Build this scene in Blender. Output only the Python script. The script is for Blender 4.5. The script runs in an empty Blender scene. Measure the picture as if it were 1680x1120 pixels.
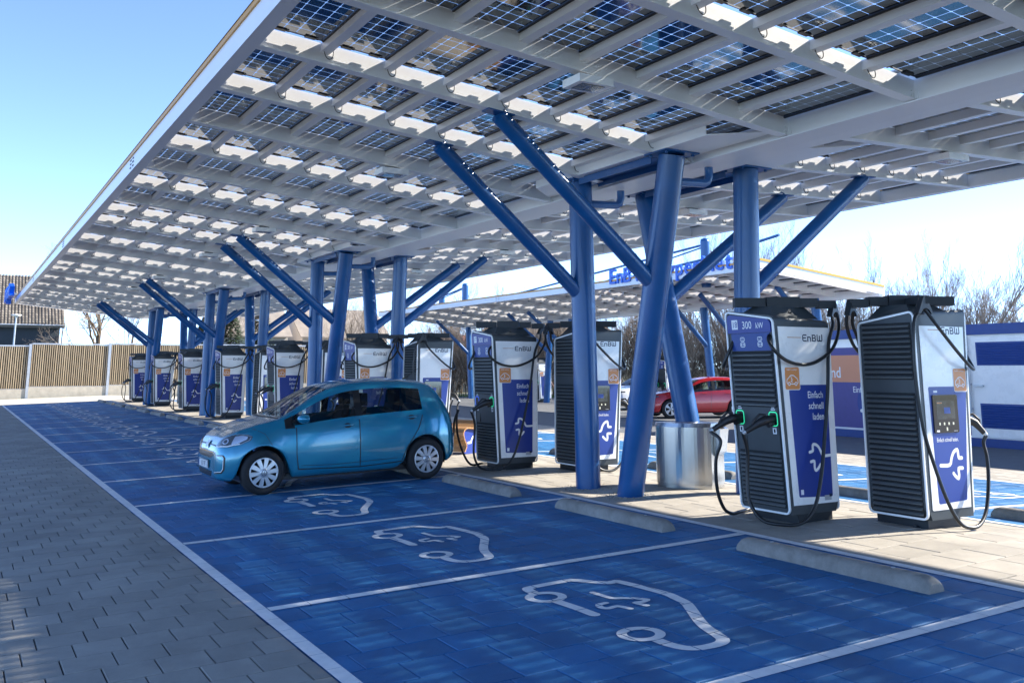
import bpy, bmesh, math, random
import numpy as np
from mathutils import Vector, Matrix
from mathutils.bvhtree import BVHTree

scene = bpy.context.scene
COL = scene.collection
R = math.radians
PI = math.pi
rng = random.Random(7)

# ------------------------------------------------------------------ camera, world, sun, exposure
CAM = Vector((-2.1085, -4.1203, 1.7144))
YAW, PITCH, FPX = 0.5284, 0.1807, 1534.3
cam_d = bpy.data.cameras.new('camera')
cam = bpy.data.objects.new('camera', cam_d)
COL.objects.link(cam)
cam.location = CAM
cam.rotation_euler = (PI / 2 + PITCH, 0, -YAW)
cam_d.sensor_width = 36.0
cam_d.lens = FPX * 36.0 / 1680.0
cam_d.shift_y = -(560.0 - 325.3) / 1680.0
cam_d.clip_start = 0.05
cam_d.clip_end = 6000
scene.camera = cam

SUN_EL = R(32.5)
SUN_AZ = R(90 + 14)          # compass-like angle from +Y towards +X
world = bpy.data.worlds.new('World')
scene.world = world
world.use_nodes = True
wn, wl = world.node_tree.nodes, world.node_tree.links
bg = wn['Background']
sky = wn.new('ShaderNodeTexSky')
sky.sky_type = 'NISHITA'
sky.sun_disc = False
sky.sun_elevation = SUN_EL
sky.sun_rotation = SUN_AZ
sky.air_density = 0.34
sky.dust_density = 0.0
sky.ozone_density = 2.0
wl.new(sky.outputs[0], bg.inputs[0])
bg.inputs[1].default_value = 0.097
sun_d = bpy.data.lights.new('sun', 'SUN')
sun_d.energy = 2.0
sun_d.angle = R(0.5)
sun_d.color = (1.0, 0.93, 0.82)
sun = bpy.data.objects.new('sun', sun_d)
COL.objects.link(sun)
sdir = Vector((math.sin(SUN_AZ) * math.cos(SUN_EL), math.cos(SUN_AZ) * math.cos(SUN_EL), math.sin(SUN_EL)))
sun.rotation_euler = sdir.to_track_quat('Z', 'Y').to_euler()
sun.location = (30, -8, 25)
vs = scene.view_settings
vs.view_transform = 'Standard'
vs.look = 'None'
vs.gamma = 1.0
vs.use_curve_mapping = False
vs.exposure = 2.72
try:
    scene.cycles.max_bounces = 8
    scene.cycles.transparent_max_bounces = 16
    scene.cycles.caustics_reflective = False
    scene.cycles.caustics_refractive = False
except Exception:
    pass


# ------------------------------------------------------------------ ground profile (the paving drains to both sides of the island)
def gz(x):
    if x < -6:
        return -0.18
    if x < 6.03:
        return 0.03 * x
    return max(0.0, 0.181 - 0.03 * (x - 6.03))


# ------------------------------------------------------------------ materials
MATS = {}


def nmat(name, col, rough=0.6, metal=0.0, spec=0.5, coat=0.0, var=0.0, vscale=8.0, bump=0.0, bscale=60.0,
         island=0.0, emit=None, estr=0.0, col2=None, streak=None, stain=0.0):
    if name in MATS:
        return MATS[name]
    m = bpy.data.materials.new(name)
    m.use_nodes = True
    nt = m.node_tree
    b = nt.nodes['Principled BSDF']
    b.inputs['Base Color'].default_value = (*col, 1)
    b.inputs['Roughness'].default_value = rough
    b.inputs['Metallic'].default_value = metal
    b.inputs['Specular IOR Level'].default_value = spec
    b.inputs['Coat Weight'].default_value = coat
    b.inputs['Coat Roughness'].default_value = 0.05
    if emit:
        b.inputs['Emission Color'].default_value = (*emit, 1)
        b.inputs['Emission Strength'].default_value = estr
    geo = nt.nodes.new('ShaderNodeNewGeometry')
    vec = geo.outputs['Position']
    if streak:
        mp = nt.nodes.new('ShaderNodeMapping')
        mp.inputs['Scale'].default_value = streak
        nt.links.new(vec, mp.inputs['Vector'])
        vec = mp.outputs[0]
    cur = None
    if var > 0 or col2:
        n = nt.nodes.new('ShaderNodeTexNoise')
        n.inputs['Scale'].default_value = vscale
        n.inputs['Detail'].default_value = 6
        n.inputs['Roughness'].default_value = 0.65
        nt.links.new(vec, n.inputs['Vector'])
        r = nt.nodes.new('ShaderNodeValToRGB')
        r.color_ramp.elements[0].position = 0.3
        r.color_ramp.elements[1].position = 0.72
        c2 = col2 if col2 else tuple(min(1, c * (1 + var)) for c in col)
        c1 = col if col2 else tuple(c * (1 - var) for c in col)
        r.color_ramp.elements[0].color = (*c1, 1)
        r.color_ramp.elements[1].color = (*c2, 1)
        nt.links.new(n.outputs['Fac'], r.inputs['Fac'])
        cur = r.outputs['Color']
        # roughness follows the wear a little
        mr = nt.nodes.new('ShaderNodeMapRange')
        mr.inputs['To Min'].default_value = max(0.02, rough - 0.08)
        mr.inputs['To Max'].default_value = min(1, rough + 0.08)
        nt.links.new(n.outputs['Fac'], mr.inputs['Value'])
        nt.links.new(mr.outputs[0], b.inputs['Roughness'])
    if island > 0:
        oi = nt.nodes.new('ShaderNodeObjectInfo')
        ad = nt.nodes.new('ShaderNodeMath')
        ad.operation = 'ADD'
        nt.links.new(geo.outputs['Random Per Island'], ad.inputs[0])
        nt.links.new(oi.outputs['Random'], ad.inputs[1])
        fr = nt.nodes.new('ShaderNodeMath')
        fr.operation = 'FRACT'
        nt.links.new(ad.outputs[0], fr.inputs[0])
        mr = nt.nodes.new('ShaderNodeMapRange')
        mr.inputs['To Min'].default_value = 1 - island
        mr.inputs['To Max'].default_value = 1 + island
        nt.links.new(fr.outputs[0], mr.inputs['Value'])
        mx = nt.nodes.new('ShaderNodeMix')
        mx.data_type = 'RGBA'
        mx.blend_type = 'MULTIPLY'
        mx.inputs[0].default_value = 1.0
        if cur is not None:
            nt.links.new(cur, mx.inputs[6])
        else:
            mx.inputs[6].default_value = (*col, 1)
        nt.links.new(mr.outputs[0], mx.inputs[7])
        cur = mx.outputs[2]
    if stain > 0 and cur is not None:
        n3 = nt.nodes.new('ShaderNodeTexNoise')
        n3.inputs['Scale'].default_value = 0.9
        n3.inputs['Detail'].default_value = 9
        n3.inputs['Roughness'].default_value = 0.72
        n3.inputs['Distortion'].default_value = 0.6
        nt.links.new(geo.outputs['Position'], n3.inputs['Vector'])
        m3 = nt.nodes.new('ShaderNodeMapRange')
        m3.inputs['From Min'].default_value = 0.33
        m3.inputs['From Max'].default_value = 0.62
        m3.inputs['To Min'].default_value = 1 - stain
        m3.inputs['To Max'].default_value = 1 + stain * 0.35
        nt.links.new(n3.outputs['Fac'], m3.inputs['Value'])
        mx3 = nt.nodes.new('ShaderNodeMix')
        mx3.data_type = 'RGBA'
        mx3.blend_type = 'MULTIPLY'
        mx3.inputs[0].default_value = 1.0
        nt.links.new(cur, mx3.inputs[6])
        nt.links.new(m3.outputs[0], mx3.inputs[7])
        # fine grit
        v3 = nt.nodes.new('ShaderNodeTexVoronoi')
        v3.inputs['Scale'].default_value = 26
        nt.links.new(geo.outputs['Position'], v3.inputs['Vector'])
        m4 = nt.nodes.new('ShaderNodeMapRange')
        m4.inputs['From Min'].default_value = 0.0
        m4.inputs['From Max'].default_value = 0.12
        m4.inputs['To Min'].default_value = 0.72
        m4.inputs['To Max'].default_value = 1.0
        nt.links.new(v3.outputs['Distance'], m4.inputs['Value'])
        mx4 = nt.nodes.new('ShaderNodeMix')
        mx4.data_type = 'RGBA'
        mx4.blend_type = 'MULTIPLY'
        mx4.inputs[0].default_value = 1.0
        nt.links.new(mx3.outputs[2], mx4.inputs[6])
        nt.links.new(m4.outputs[0], mx4.inputs[7])
        cur = mx4.outputs[2]
    if cur is not None:
        nt.links.new(cur, b.inputs['Base Color'])
    if bump > 0:
        n2 = nt.nodes.new('ShaderNodeTexNoise')
        n2.inputs['Scale'].default_value = bscale
        n2.inputs['Detail'].default_value = 4
        nt.links.new(geo.outputs['Position'], n2.inputs['Vector'])
        bp = nt.nodes.new('ShaderNodeBump')
        bp.inputs['Strength'].default_value = bump
        bp.inputs['Distance'].default_value = 0.01
        nt.links.new(n2.outputs['Fac'], bp.inputs['Height'])
        nt.links.new(bp.outputs[0], b.inputs['Normal'])
    MATS[name] = m
    return m


def glassy(name, tint, alpha, rough=0.02):
    """thin pane: mostly transparent with a fresnel reflection"""
    m = bpy.data.materials.new(name)
    m.use_nodes = True
    nt = m.node_tree
    out = nt.nodes['Material Output']
    nt.nodes.remove(nt.nodes['Principled BSDF'])
    tr = nt.nodes.new('ShaderNodeBsdfTransparent')
    tr.inputs[0].default_value = (*tint, 1)
    gl = nt.nodes.new('ShaderNodeBsdfGlossy')
    gl.inputs['Roughness'].default_value = rough
    fr = nt.nodes.new('ShaderNodeFresnel')
    fr.inputs['IOR'].default_value = 1.5
    ad = nt.nodes.new('ShaderNodeMath')
    ad.operation = 'MULTIPLY_ADD'
    ad.inputs[1].default_value = 1.0
    ad.inputs[2].default_value = alpha
    nt.links.new(fr.outputs[0], ad.inputs[0])
    mx = nt.nodes.new('ShaderNodeMixShader')
    nt.links.new(ad.outputs[0], mx.inputs[0])
    nt.links.new(tr.outputs[0], mx.inputs[1])
    nt.links.new(gl.outputs[0], mx.inputs[2])
    nt.links.new(mx.outputs[0], out.inputs['Surface'])
    MATS[name] = m
    return m


M_STEEL = nmat('white_steel', (0.83, 0.825, 0.825), 0.32, var=0.025, vscale=1.5)
M_COLUMN = nmat('blue_column_paint', (0.006, 0.085, 0.262), 0.33, coat=0.15, var=0.12, vscale=2.5)
M_ORANGE = nmat('orange_trim', (0.62, 0.30, 0.05), 0.45, var=0.1)
M_ZINC = nmat('zinc_flashing', (0.22, 0.19, 0.16), 0.4, metal=0.6)
M_CELL = nmat('solar_cell', (0.020, 0.026, 0.034), 0.07, spec=1.0, coat=1.0, island=0.25)
M_PGLASS = glassy('panel_glass', (0.93, 0.97, 1.0), 0.0)
M_RUBBER = nmat('black_rubber', (0.012, 0.012, 0.013), 0.5)
M_JBOX = nmat('black_plastic', (0.015, 0.015, 0.017), 0.45)
M_ANTH = nmat('anthracite_sheet', (0.042, 0.052, 0.058), 0.42, var=0.12, vscale=3)
M_SLAT = nmat('louvre_sheet', (0.105, 0.118, 0.122), 0.38, var=0.1, vscale=3)
M_GAPSHADE = nmat('slat_gap_shade', (0.012, 0.014, 0.016), 0.8)  # near-black colour that stands in for the shade between slats
M_ANTH2 = nmat('anthracite_dark', (0.014, 0.018, 0.022), 0.5)
M_WHITE = nmat('white_lacquer', (0.90, 0.90, 0.885), 0.28, coat=0.2, var=0.02, vscale=3)
M_DBLUE = nmat('blue_print', (0.016, 0.045, 0.27), 0.35, var=0.05, vscale=3)
M_TILE = nmat('orange_print', (0.72, 0.27, 0.07), 0.4)
M_TXTW = nmat('white_print', (0.85, 0.85, 0.85), 0.45)
M_TXTD = nmat('dark_blue_print', (0.006, 0.016, 0.055), 0.4)
M_TXTO = nmat('bronze_print', (0.55, 0.27, 0.10), 0.4)
M_CABLE = nmat('cable_rubber', (0.012, 0.013, 0.014), 0.38)
M_SCREEN = nmat('screen_glass', (0.006, 0.007, 0.009), 0.06, coat=1.0)
M_SCRIMG = nmat('screen_image', (0.015, 0.018, 0.02), 0.1, coat=1.0, col2=(0.05, 0.055, 0.05), vscale=9)
M_KEY = nmat('light_key', (0.7, 0.68, 0.5), 0.4)
M_GREEN = nmat('green_led', (0.02, 0.5, 0.25), 0.4, emit=(0.05, 0.9, 0.45), estr=0.12)
M_BLUELED = nmat('blue_led', (0.02, 0.08, 0.6), 0.4, emit=(0.06, 0.18, 1.0), estr=0.15)
M_CONC = nmat('concrete', (0.27, 0.255, 0.23), 0.85, var=0.25, vscale=7, bump=0.5, bscale=90, stain=0.25)
M_PLINTH = nmat('concrete_plinth', (0.50, 0.45, 0.36), 0.9, var=0.15, vscale=3, bump=0.3)
M_PBLUE = nmat('blue_paver', (0.009, 0.115, 0.295), 0.60, bump=0.35, bscale=140, island=0.13, col2=(0.024, 0.170, 0.385), vscale=3.2, stain=0.22)
M_PGREY = nmat('grey_paver', (0.265, 0.255, 0.230), 0.8, bump=0.4, bscale=140, island=0.11, col2=(0.33, 0.315, 0.28), vscale=2.0, stain=0.20)
M_PSAND = nmat('sand_paver', (0.34, 0.31, 0.26), 0.82, bump=0.4, bscale=140, island=0.10, col2=(0.44, 0.40, 0.335), vscale=2.0, stain=0.16)
M_JOINT = nmat('paver_joint', (0.02, 0.022, 0.03), 0.95)
M_BJOINT = nmat('blue_joint', (0.006, 0.018, 0.07), 0.9)
M_PAINT = nmat('white_road_paint', (0.82, 0.82, 0.81), 0.7, var=0.08, vscale=14, stain=0.14)
M_ASPH = nmat('grey_road', (0.13, 0.135, 0.14), 0.9, var=0.15, vscale=3, bump=0.3)
M_EARTH = nmat('ground_cover', (0.16, 0.14, 0.09), 0.95, col2=(0.07, 0.10, 0.03), vscale=0.25)
M_SANDY = nmat('pale_paving', (0.55, 0.50, 0.41), 0.9, var=0.06, vscale=2)
M_GRAVEL = nmat('gravel', (0.36, 0.33, 0.28), 0.95, island=0.5)
M_WOOD = nmat('larch_slat', (0.33, 0.25, 0.15), 0.7, island=0.25, col2=(0.43, 0.34, 0.22), vscale=2, streak=(6, 6, 0.6))
M_BENCH = nmat('bench_wood', (0.36, 0.18, 0.07), 0.55, island=0.2, col2=(0.50, 0.28, 0.12), vscale=3, streak=(2, 14, 14))
M_GALV = nmat('galvanised_steel', (0.50, 0.53, 0.56), 0.4, metal=0.5, var=0.1)
M_INOX = nmat('brushed_steel', (0.50, 0.50, 0.49), 0.22, metal=1.0, var=0.06, vscale=3, streak=(60, 60, 1))
M_LENS = nmat('led_array', (0.03, 0.035, 0.04), 0.15, coat=1.0)
M_ROOFT = nmat('roof_tile', (0.12, 0.105, 0.088), 0.8, island=0.35, col2=(0.20, 0.175, 0.145), vscale=1.4)
M_ROOFG = nmat('grey_roof_tile', (0.22, 0.19, 0.16), 0.85, col2=(0.36, 0.30, 0.24), vscale=1.2)
M_ROOFR = nmat('red_roof_sheet', (0.42, 0.13, 0.10), 0.6, var=0.15)
M_DARKWALL = nmat('dark_cladding', (0.035, 0.045, 0.055), 0.7, var=0.15)
M_PLASTER = nmat('plaster', (0.55, 0.50, 0.45), 0.9, var=0.08)
M_BRICKW = nmat('brick_wall', (0.42, 0.22, 0.16), 0.9, col2=(0.58, 0.38, 0.30), vscale=3)
M_WINDOW = nmat('window_pane', (0.02, 0.025, 0.03), 0.08, coat=0.6)
M_BARK = nmat('bark', (0.12, 0.09, 0.06), 0.9, var=0.3, vscale=3)
M_TWIG = nmat('twig', (0.30, 0.24, 0.185), 0.9, island=0.4)
M_BIRCH = nmat('pale_bark', (0.34, 0.30, 0.25), 0.9, island=0.3)
M_NEEDLE = nmat('conifer_needle', (0.03, 0.055, 0.022), 0.8, island=0.5)
M_CBLUE = nmat('container_blue', (0.018, 0.06, 0.26), 0.4, var=0.06)
M_CPURP = nmat('container_purple', (0.07, 0.06, 0.26), 0.4, var=0.06)
M_SALMON = nmat('container_orange', (0.72, 0.30, 0.16), 0.45)
M_LETTER = nmat('letter_blue', (0.003, 0.115, 0.60), 0.35)
M_CARP = nmat('teal_car_paint', (0.016, 0.24, 0.37), 0.2, metal=0.35, coat=1.0)
M_CARR = nmat('red_car_paint', (0.46, 0.012, 0.018), 0.25, metal=0.2, coat=1.0)
M_CARW = nmat('white_car_paint', (0.7, 0.7, 0.7), 0.25, coat=1.0)
M_CARG = glassy('car_glass', (0.66, 0.73, 0.73), 0.03)
M_TRIM = nmat('car_trim', (0.010, 0.011, 0.012), 0.35)
M_CABIN = nmat('cabin_cloth', (0.03, 0.032, 0.035), 0.9)
M_TYRE = nmat('tyre', (0.014, 0.014, 0.015), 0.75, bump=0.2)
M_RIM = nmat('silver_hubcap', (0.62, 0.64, 0.66), 0.28, metal=0.6)
M_CHROME = nmat('chrome', (0.75, 0.76, 0.78), 0.08, metal=1.0)
M_LAMP = nmat('headlight_glass', (0.34, 0.40, 0.44), 0.06, coat=1.0, metal=0.3)
M_LAMPD = nmat('headlight_inner', (0.05, 0.06, 0.07), 0.12, coat=1.0)
M_TAIL = nmat('tail_light', (0.30, 0.01, 0.01), 0.15, coat=1.0)
M_PLATE = nmat('plate', (0.78, 0.78, 0.76), 0.4)


# ------------------------------------------------------------------ helpers
class MB:
    """collects polygons, builds one mesh"""

    def __init__(s):
        s.v, s.f, s.m, s.sm = [], [], [], []

    def add(s, vs_, fs, mi=0, smooth=False, M=None):
        o = len(s.v)
        for q in vs_:
            s.v.append(tuple(M @ Vector(q)) if M is not None else tuple(q))
        for f in fs:
            s.f.append([i + o for i in f])
            s.m.append(mi)
            s.sm.append(smooth)

    def box(s, x0, x1, y0, y1, z0, z1, mi=0, M=None):
        s.add([(x0, y0, z0), (x1, y0, z0), (x1, y1, z0), (x0, y1, z0), (x0, y0, z1), (x1, y0, z1), (x1, y1, z1), (x0, y1, z1)],
              [(0, 3, 2, 1), (4, 5, 6, 7), (0, 1, 5, 4), (1, 2, 6, 5), (2, 3, 7, 6), (3, 0, 4, 7)], mi, False, M)

    def hexa(s, pts, mi=0, M=None):
        s.add(pts, [(0, 3, 2, 1), (4, 5, 6, 7), (0, 1, 5, 4), (1, 2, 6, 5), (2, 3, 7, 6), (3, 0, 4, 7)], mi, False, M)

    def poly(s, pts, mi=0, M=None):
        s.add(pts, [tuple(range(len(pts)))], mi, False, M)

    def cyl(s, p0, p1, r0, r1=None, n=16, mi=0, caps=True, smooth=True):
        r1 = r0 if r1 is None else r1
        p0, p1 = Vector(p0), Vector(p1)
        d = (p1 - p0).normalized()
        a = d.orthogonal().normalized()
        b = d.cross(a)
        vs_ = []
        for p, r in ((p0, r0), (p1, r1)):
            for k in range(n):
                t = 2 * PI * k / n
                vs_.append(p + a * (r * math.cos(t)) + b * (r * math.sin(t)))
        s.add(vs_, [(k, (k + 1) % n, n + (k + 1) % n, n + k) for k in range(n)], mi, smooth)
        if caps:
            s.add(vs_, [tuple(range(n - 1, -1, -1)), tuple(range(n, 2 * n))], mi, False)

    def tube(s, pts, r, n=8, mi=0):
        P = [Vector(q) for q in pts]
        up = None
        rings = []
        for i, q in enumerate(P):
            t = (P[min(i + 1, len(P) - 1)] - P[max(i - 1, 0)]).normalized()
            a = t.orthogonal().normalized() if up is None else (up - t * up.dot(t)).normalized()
            up = a
            b = t.cross(a)
            rr = r[i] if isinstance(r, (list, tuple)) else r
            rings.append([q + a * (rr * math.cos(2 * PI * k / n)) + b * (rr * math.sin(2 * PI * k / n)) for k in range(n)])
        vs_ = [v for g in rings for v in g]
        fs = []
        for i in range(len(P) - 1):
            for k in range(n):
                fs.append((i * n + k, i * n + (k + 1) % n, (i + 1) * n + (k + 1) % n, (i + 1) * n + k))
        s.add(vs_, fs, mi, True)
        s.add(rings[0], [tuple(range(n - 1, -1, -1))], mi)
        s.add(rings[-1], [tuple(range(n))], mi)

    def lathe(s, prof, n=32, axis='y', mi=0, c=(0, 0, 0), smooth=True):
        """prof: (radius, height) pairs turned about an axis"""
        vs_ = []
        for r, h in prof:
            for k in range(n):
                t = 2 * PI * k / n
                a, b = r * math.cos(t), r * math.sin(t)
                q = (a, h, b) if axis == 'y' else ((a, b, h) if axis == 'z' else (h, a, b))
                vs_.append((q[0] + c[0], q[1] + c[1], q[2] + c[2]))
        fs = []
        for i in range(len(prof) - 1):
            for k in range(n):
                fs.append((i * n + k, i * n + (k + 1) % n, (i + 1) * n + (k + 1) % n, (i + 1) * n + k))
        s.add(vs_, fs, mi, smooth)

    def mesh(s, name, mats):
        me = bpy.data.meshes.new(name)
        me.from_pydata(s.v, [], s.f)
        for m in mats:
            me.materials.append(m)
        if s.f:
            me.polygons.foreach_set('material_index', s.m)
            me.polygons.foreach_set('use_smooth', s.sm)
        me.update()
        return me


def chain_matrix(o):
    m = o.matrix_basis.copy()
    p, c = o.parent, o
    while p:
        m = p.matrix_basis @ (c.matrix_parent_inverse @ m)
        c, p = p, p.parent
    return m


def put(name, me, parent=None, world=False, mat=None):
    """link a mesh as an object; world=True: its coordinates are world coordinates though it has a parent"""
    o = bpy.data.objects.new(name, me)
    COL.objects.link(o)
    if mat is not None:
        o.matrix_basis = mat
    if parent is not None:
        o.parent = parent
        if world:
            o.matrix_parent_inverse = chain_matrix(parent).inverted()
    return o


def tag(o, label=None, cat=None, group=None, kind=None):
    if label:
        o['label'] = label
    if cat:
        o['category'] = cat
    if group:
        o['group'] = group
    if kind:
        o['kind'] = kind
    return o


def thing(name, label, cat, loc=(0, 0, 0), rz=0, group=None):
    o = bpy.data.objects.new(name, None)
    COL.objects.link(o)
    o.empty_display_size = 0.2
    o.location = loc
    o.rotation_euler = (0, 0, rz)
    return tag(o, label, cat, group)


FW = Vector((math.sin(YAW) * math.cos(PITCH), math.cos(YAW) * math.cos(PITCH), math.sin(PITCH)))
RT = Vector((math.cos(YAW), -math.sin(YAW), 0))
UPV = RT.cross(FW)


def pix(q):
    d = Vector(q) - CAM
    z = d.dot(FW)
    if z < 0.1:
        return None
    return (840 + FPX * d.dot(RT) / z, 325.3 - FPX * d.dot(UPV) / z, z)


def rank(q):
    """how large a piece at q shows (bigger is nearer); pieces off the frame come last"""
    r = pix(q)
    if r is None:
        return -1e9
    inside = -60 < r[0] < 1740 and -60 < r[1] < 1180
    return (0 if inside else -1e6) - r[2]


def place_many(name, me, mats4, parent, limit=300, world=True):
    """the `limit` copies that show largest as parts sharing one mesh, the rest as one joined part"""
    order = sorted(range(len(mats4)), key=lambda i: -rank(mats4[i].translation))
    for i in order[:limit]:
        put(name, me, parent, world, mats4[i])
    rest = order[limit:]
    if rest:
        join_copies(name, me, [mats4[i] for i in rest], parent, world)


def join_copies(name, me, mats4, parent, world=True):
    n = len(me.vertices)
    co = np.empty(n * 3)
    me.vertices.foreach_get('co', co)
    co = co.reshape(-1, 3)
    polys = [tuple(p.vertices) for p in me.polygons]
    mi = [p.material_index for p in me.polygons]
    sm = [p.use_smooth for p in me.polygons]
    V, F = [], []
    for k, m in enumerate(mats4):
        A = np.array(m)
        V.append(co @ A[:3, :3].T + A[:3, 3])
        F.extend([tuple(i + k * n for i in f) for f in polys])
    j = bpy.data.meshes.new(name)
    j.from_pydata(np.concatenate(V).tolist(), [], F)
    for m in me.materials:
        j.materials.append(m)
    j.polygons.foreach_set('material_index', mi * len(mats4))
    j.polygons.foreach_set('use_smooth', sm * len(mats4))
    j.update()
    o = put(name, j, parent, world)
    o['kind'] = 'stuff'
    return o


def catmull(P, k=6, closed=False):
    P = [Vector(q) for q in P]
    n = len(P)
    out = []
    segs = n if closed else n - 1
    for i in range(segs):
        p0 = P[(i - 1) % n] if closed or i > 0 else P[0] * 2 - P[1]
        p1, p2 = P[i], P[(i + 1) % n]
        p3 = P[(i + 2) % n] if closed or i + 2 < n else P[-1] * 2 - P[-2]
        for j in range(k):
            t = j / k
            out.append(0.5 * ((2 * p1) + (p2 - p0) * t + (2 * p0 - 5 * p1 + 4 * p2 - p3) * t * t + (3 * p1 - p0 - 3 * p2 + p3) * t ** 3))
    if not closed:
        out.append(P[-1])
    return out


def ribbon(pts, w, cap=True):
    """2-D stroke as a list of convex polygons that butt end to end"""
    P = [Vector((q[0], q[1])) for q in pts]
    n = len(P)
    L, Rr = [], []
    for i in range(n):
        d0 = (P[i] - P[i - 1]).normalized() if i > 0 else (P[1] - P[0]).normalized()
        d1 = (P[i + 1] - P[i]).normalized() if i < n - 1 else d0
        nn = Vector((-(d0.y + d1.y), d0.x + d1.x))
        if nn.length < 1e-6:
            nn = Vector((-d0.y, d0.x))
        nn.normalize()
        c = max(0.55, nn.dot(Vector((-d0.y, d0.x))))
        L.append(P[i] + nn * (w / 2 / c))
        Rr.append(P[i] - nn * (w / 2 / c))
    polys = [[Rr[i], Rr[i + 1], L[i + 1], L[i]] for i in range(n - 1)]
    if cap:
        for a, b in ((P[0], P[1]), (P[-1], P[-2])):
            d = (a - b).normalized()
            s = Vector((-d.y, d.x))
            polys.append([a + (s * math.cos(t) + d * math.sin(t)) * (w / 2) for t in [PI - PI * k / 6 for k in range(7)]])
    return polys


def ring2(c, r0, r1, n=24, a0=0, a1=2 * PI):
    out = []
    for k in range(n):
        t0, t1 = a0 + (a1 - a0) * k / n, a0 + (a1 - a0) * (k + 1) / n
        f = lambda r, t: Vector((c[0] + r * math.cos(t), c[1] + r * math.sin(t)))
        out.append([f(r0, t0), f(r1, t0), f(r1, t1), f(r0, t1)])
    return out


def rrect(x0, x1, y0, y1, r, n=5):
    pts = []
    for cx, cy, a in ((x1 - r, y0 + r, -PI / 2), (x1 - r, y1 - r, 0), (x0 + r, y1 - r, PI / 2), (x0 + r, y0 + r, PI)):
        for k in range(n + 1):
            t = a + PI / 2 * k / n
            pts.append(Vector((cx + r * math.cos(t), cy + r * math.sin(t))))
    return pts


def rframe(x0, x1, y0, y1, r, w, n=5):
    a, b = rrect(x0, x1, y0, y1, r, n), rrect(x0 + w, x1 - w, y0 + w, y1 - w, max(r - w, 0.002), n)
    m = len(a)
    return [[a[i], a[(i + 1) % m], b[(i + 1) % m], b[i]] for i in range(m)]


def flat(mb, polys, o, ux, uy, off=0.0, mi=0):
    """2-D polygons laid on the plane o + x*ux + y*uy, pushed off along the normal"""
    o, ux, uy = Vector(o), Vector(ux), Vector(uy)
    nrm = ux.cross(uy).normalized()
    for pl in polys:
        mb.poly([o + ux * q[0] + uy * q[1] + nrm * off for q in pl], mi)


_TXT = {}


def text_polys(s, size=1.0, align='LEFT', sx=1.0, bold=0.0):
    """lettering as 2-D triangles/polygons from Blender's own font"""
    key = (s, align, bold)
    if key not in _TXT:
        cu = bpy.data.curves.new('lettering', 'FONT')
        cu.body = s
        cu.size = 1.0
        cu.align_x = align
        cu.offset = bold
        cu.resolution_u = 3
        ob = bpy.data.objects.new('lettering', cu)
        COL.objects.link(ob)
        dg = bpy.context.evaluated_depsgraph_get()
        me = bpy.data.meshes.new_from_object(ob.evaluated_get(dg))
        vs_ = [Vector((v.co.x, v.co.y)) for v in me.vertices]
        _TXT[key] = [[vs_[i] for i in p.vertices] for p in me.polygons]
        bpy.data.objects.remove(ob)
        bpy.data.curves.remove(cu)
        bpy.data.meshes.remove(me)
    return [[Vector((q.x * size * sx, q.y * size)) for q in pl] for pl in _TXT[key]]


def shift(polys, dx, dy, s=1.0):
    return [[Vector((q[0] * s + dx, q[1] * s + dy)) for q in pl] for pl in polys]


def flip2(polys):
    return [[Vector((-q[0], q[1])) for q in reversed(pl)] for pl in polys]


def clip_rect(poly, x0, x1, y0, y1):
    for ax, lim, sgn in ((0, x0, 1), (0, x1, -1), (1, y0, 1), (1, y1, -1)):
        out = []
        n = len(poly)
        for i in range(n):
            a, b = poly[i], poly[(i + 1) % n]
            da, db = sgn * (a[ax] - lim), sgn * (b[ax] - lim)
            if da >= 0:
                out.append(a)
            if (da >= 0) != (db >= 0):
                out.append(a + (b - a) * (da / (da - db)))
        poly = out
        if len(poly) < 3:
            return None
    return poly


# ------------------------------------------------------------------ the ground
def gsheet(name, x0, x1, y0, y1, mat, dz, label=None, step=None):
    mb = MB()
    xs = sorted({x0, x1} | {x for x in (-6, 0, 6.03, 12.06) if x0 < x < x1})
    for a, b in zip(xs, xs[1:]):
        mb.poly([(a, y0, gz(a) + dz), (b, y0, gz(b) + dz), (b, y1, gz(b) + dz), (a, y1, gz(a) + dz)])
    o = put(name, mb.mesh(name, [mat]))
    return tag(o, label, kind='structure')


ground = gsheet('ground', -3000, 3000, -60, 4000, M_EARTH, -0.06, 'brown and green ground behind the fence and the hedge')
YB0, YB1 = -3.0, 48.4
road = gsheet('road', -12, -0.105, -8, YB1, M_JOINT, -0.012, 'grey paved driving lane left of the blue parking bays')
bays = gsheet('parking_bays', -0.1, 4.745, -8, YB1, M_BJOINT, -0.012, 'blue paved charging bays under the canopy, left of the charging pillars')
island = gsheet('charging_island', 4.745, 7.35, -8, YB1, M_JOINT, -0.012, 'sandy paved island that carries the charging pillars and columns')
bays2 = gsheet('parking_bays', 7.35, 12.15, -8, YB1, M_BJOINT, -0.012, 'sunlit blue parking bays to the right of the charging pillars')
strip = gsheet('paved_strip', 12.15, 13.9, -8, YB1, M_JOINT, -0.012, 'sunlit sandy strip between the right bays and the grey lane')
lane2 = gsheet('road', 13.9, 60, -20, 58.5, M_ASPH, -0.02, 'grey driving lane in front of the white container')
far = gsheet('pavement', -40, 13.9, YB1, 58.9, M_SANDY, -0.03, 'pale sunlit paving along the foot of the wooden fence')
nearp = gsheet('pavement', -40, -12, -8, YB1, M_PGREY, -0.02, 'grey paving left of the driving lane')
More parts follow.
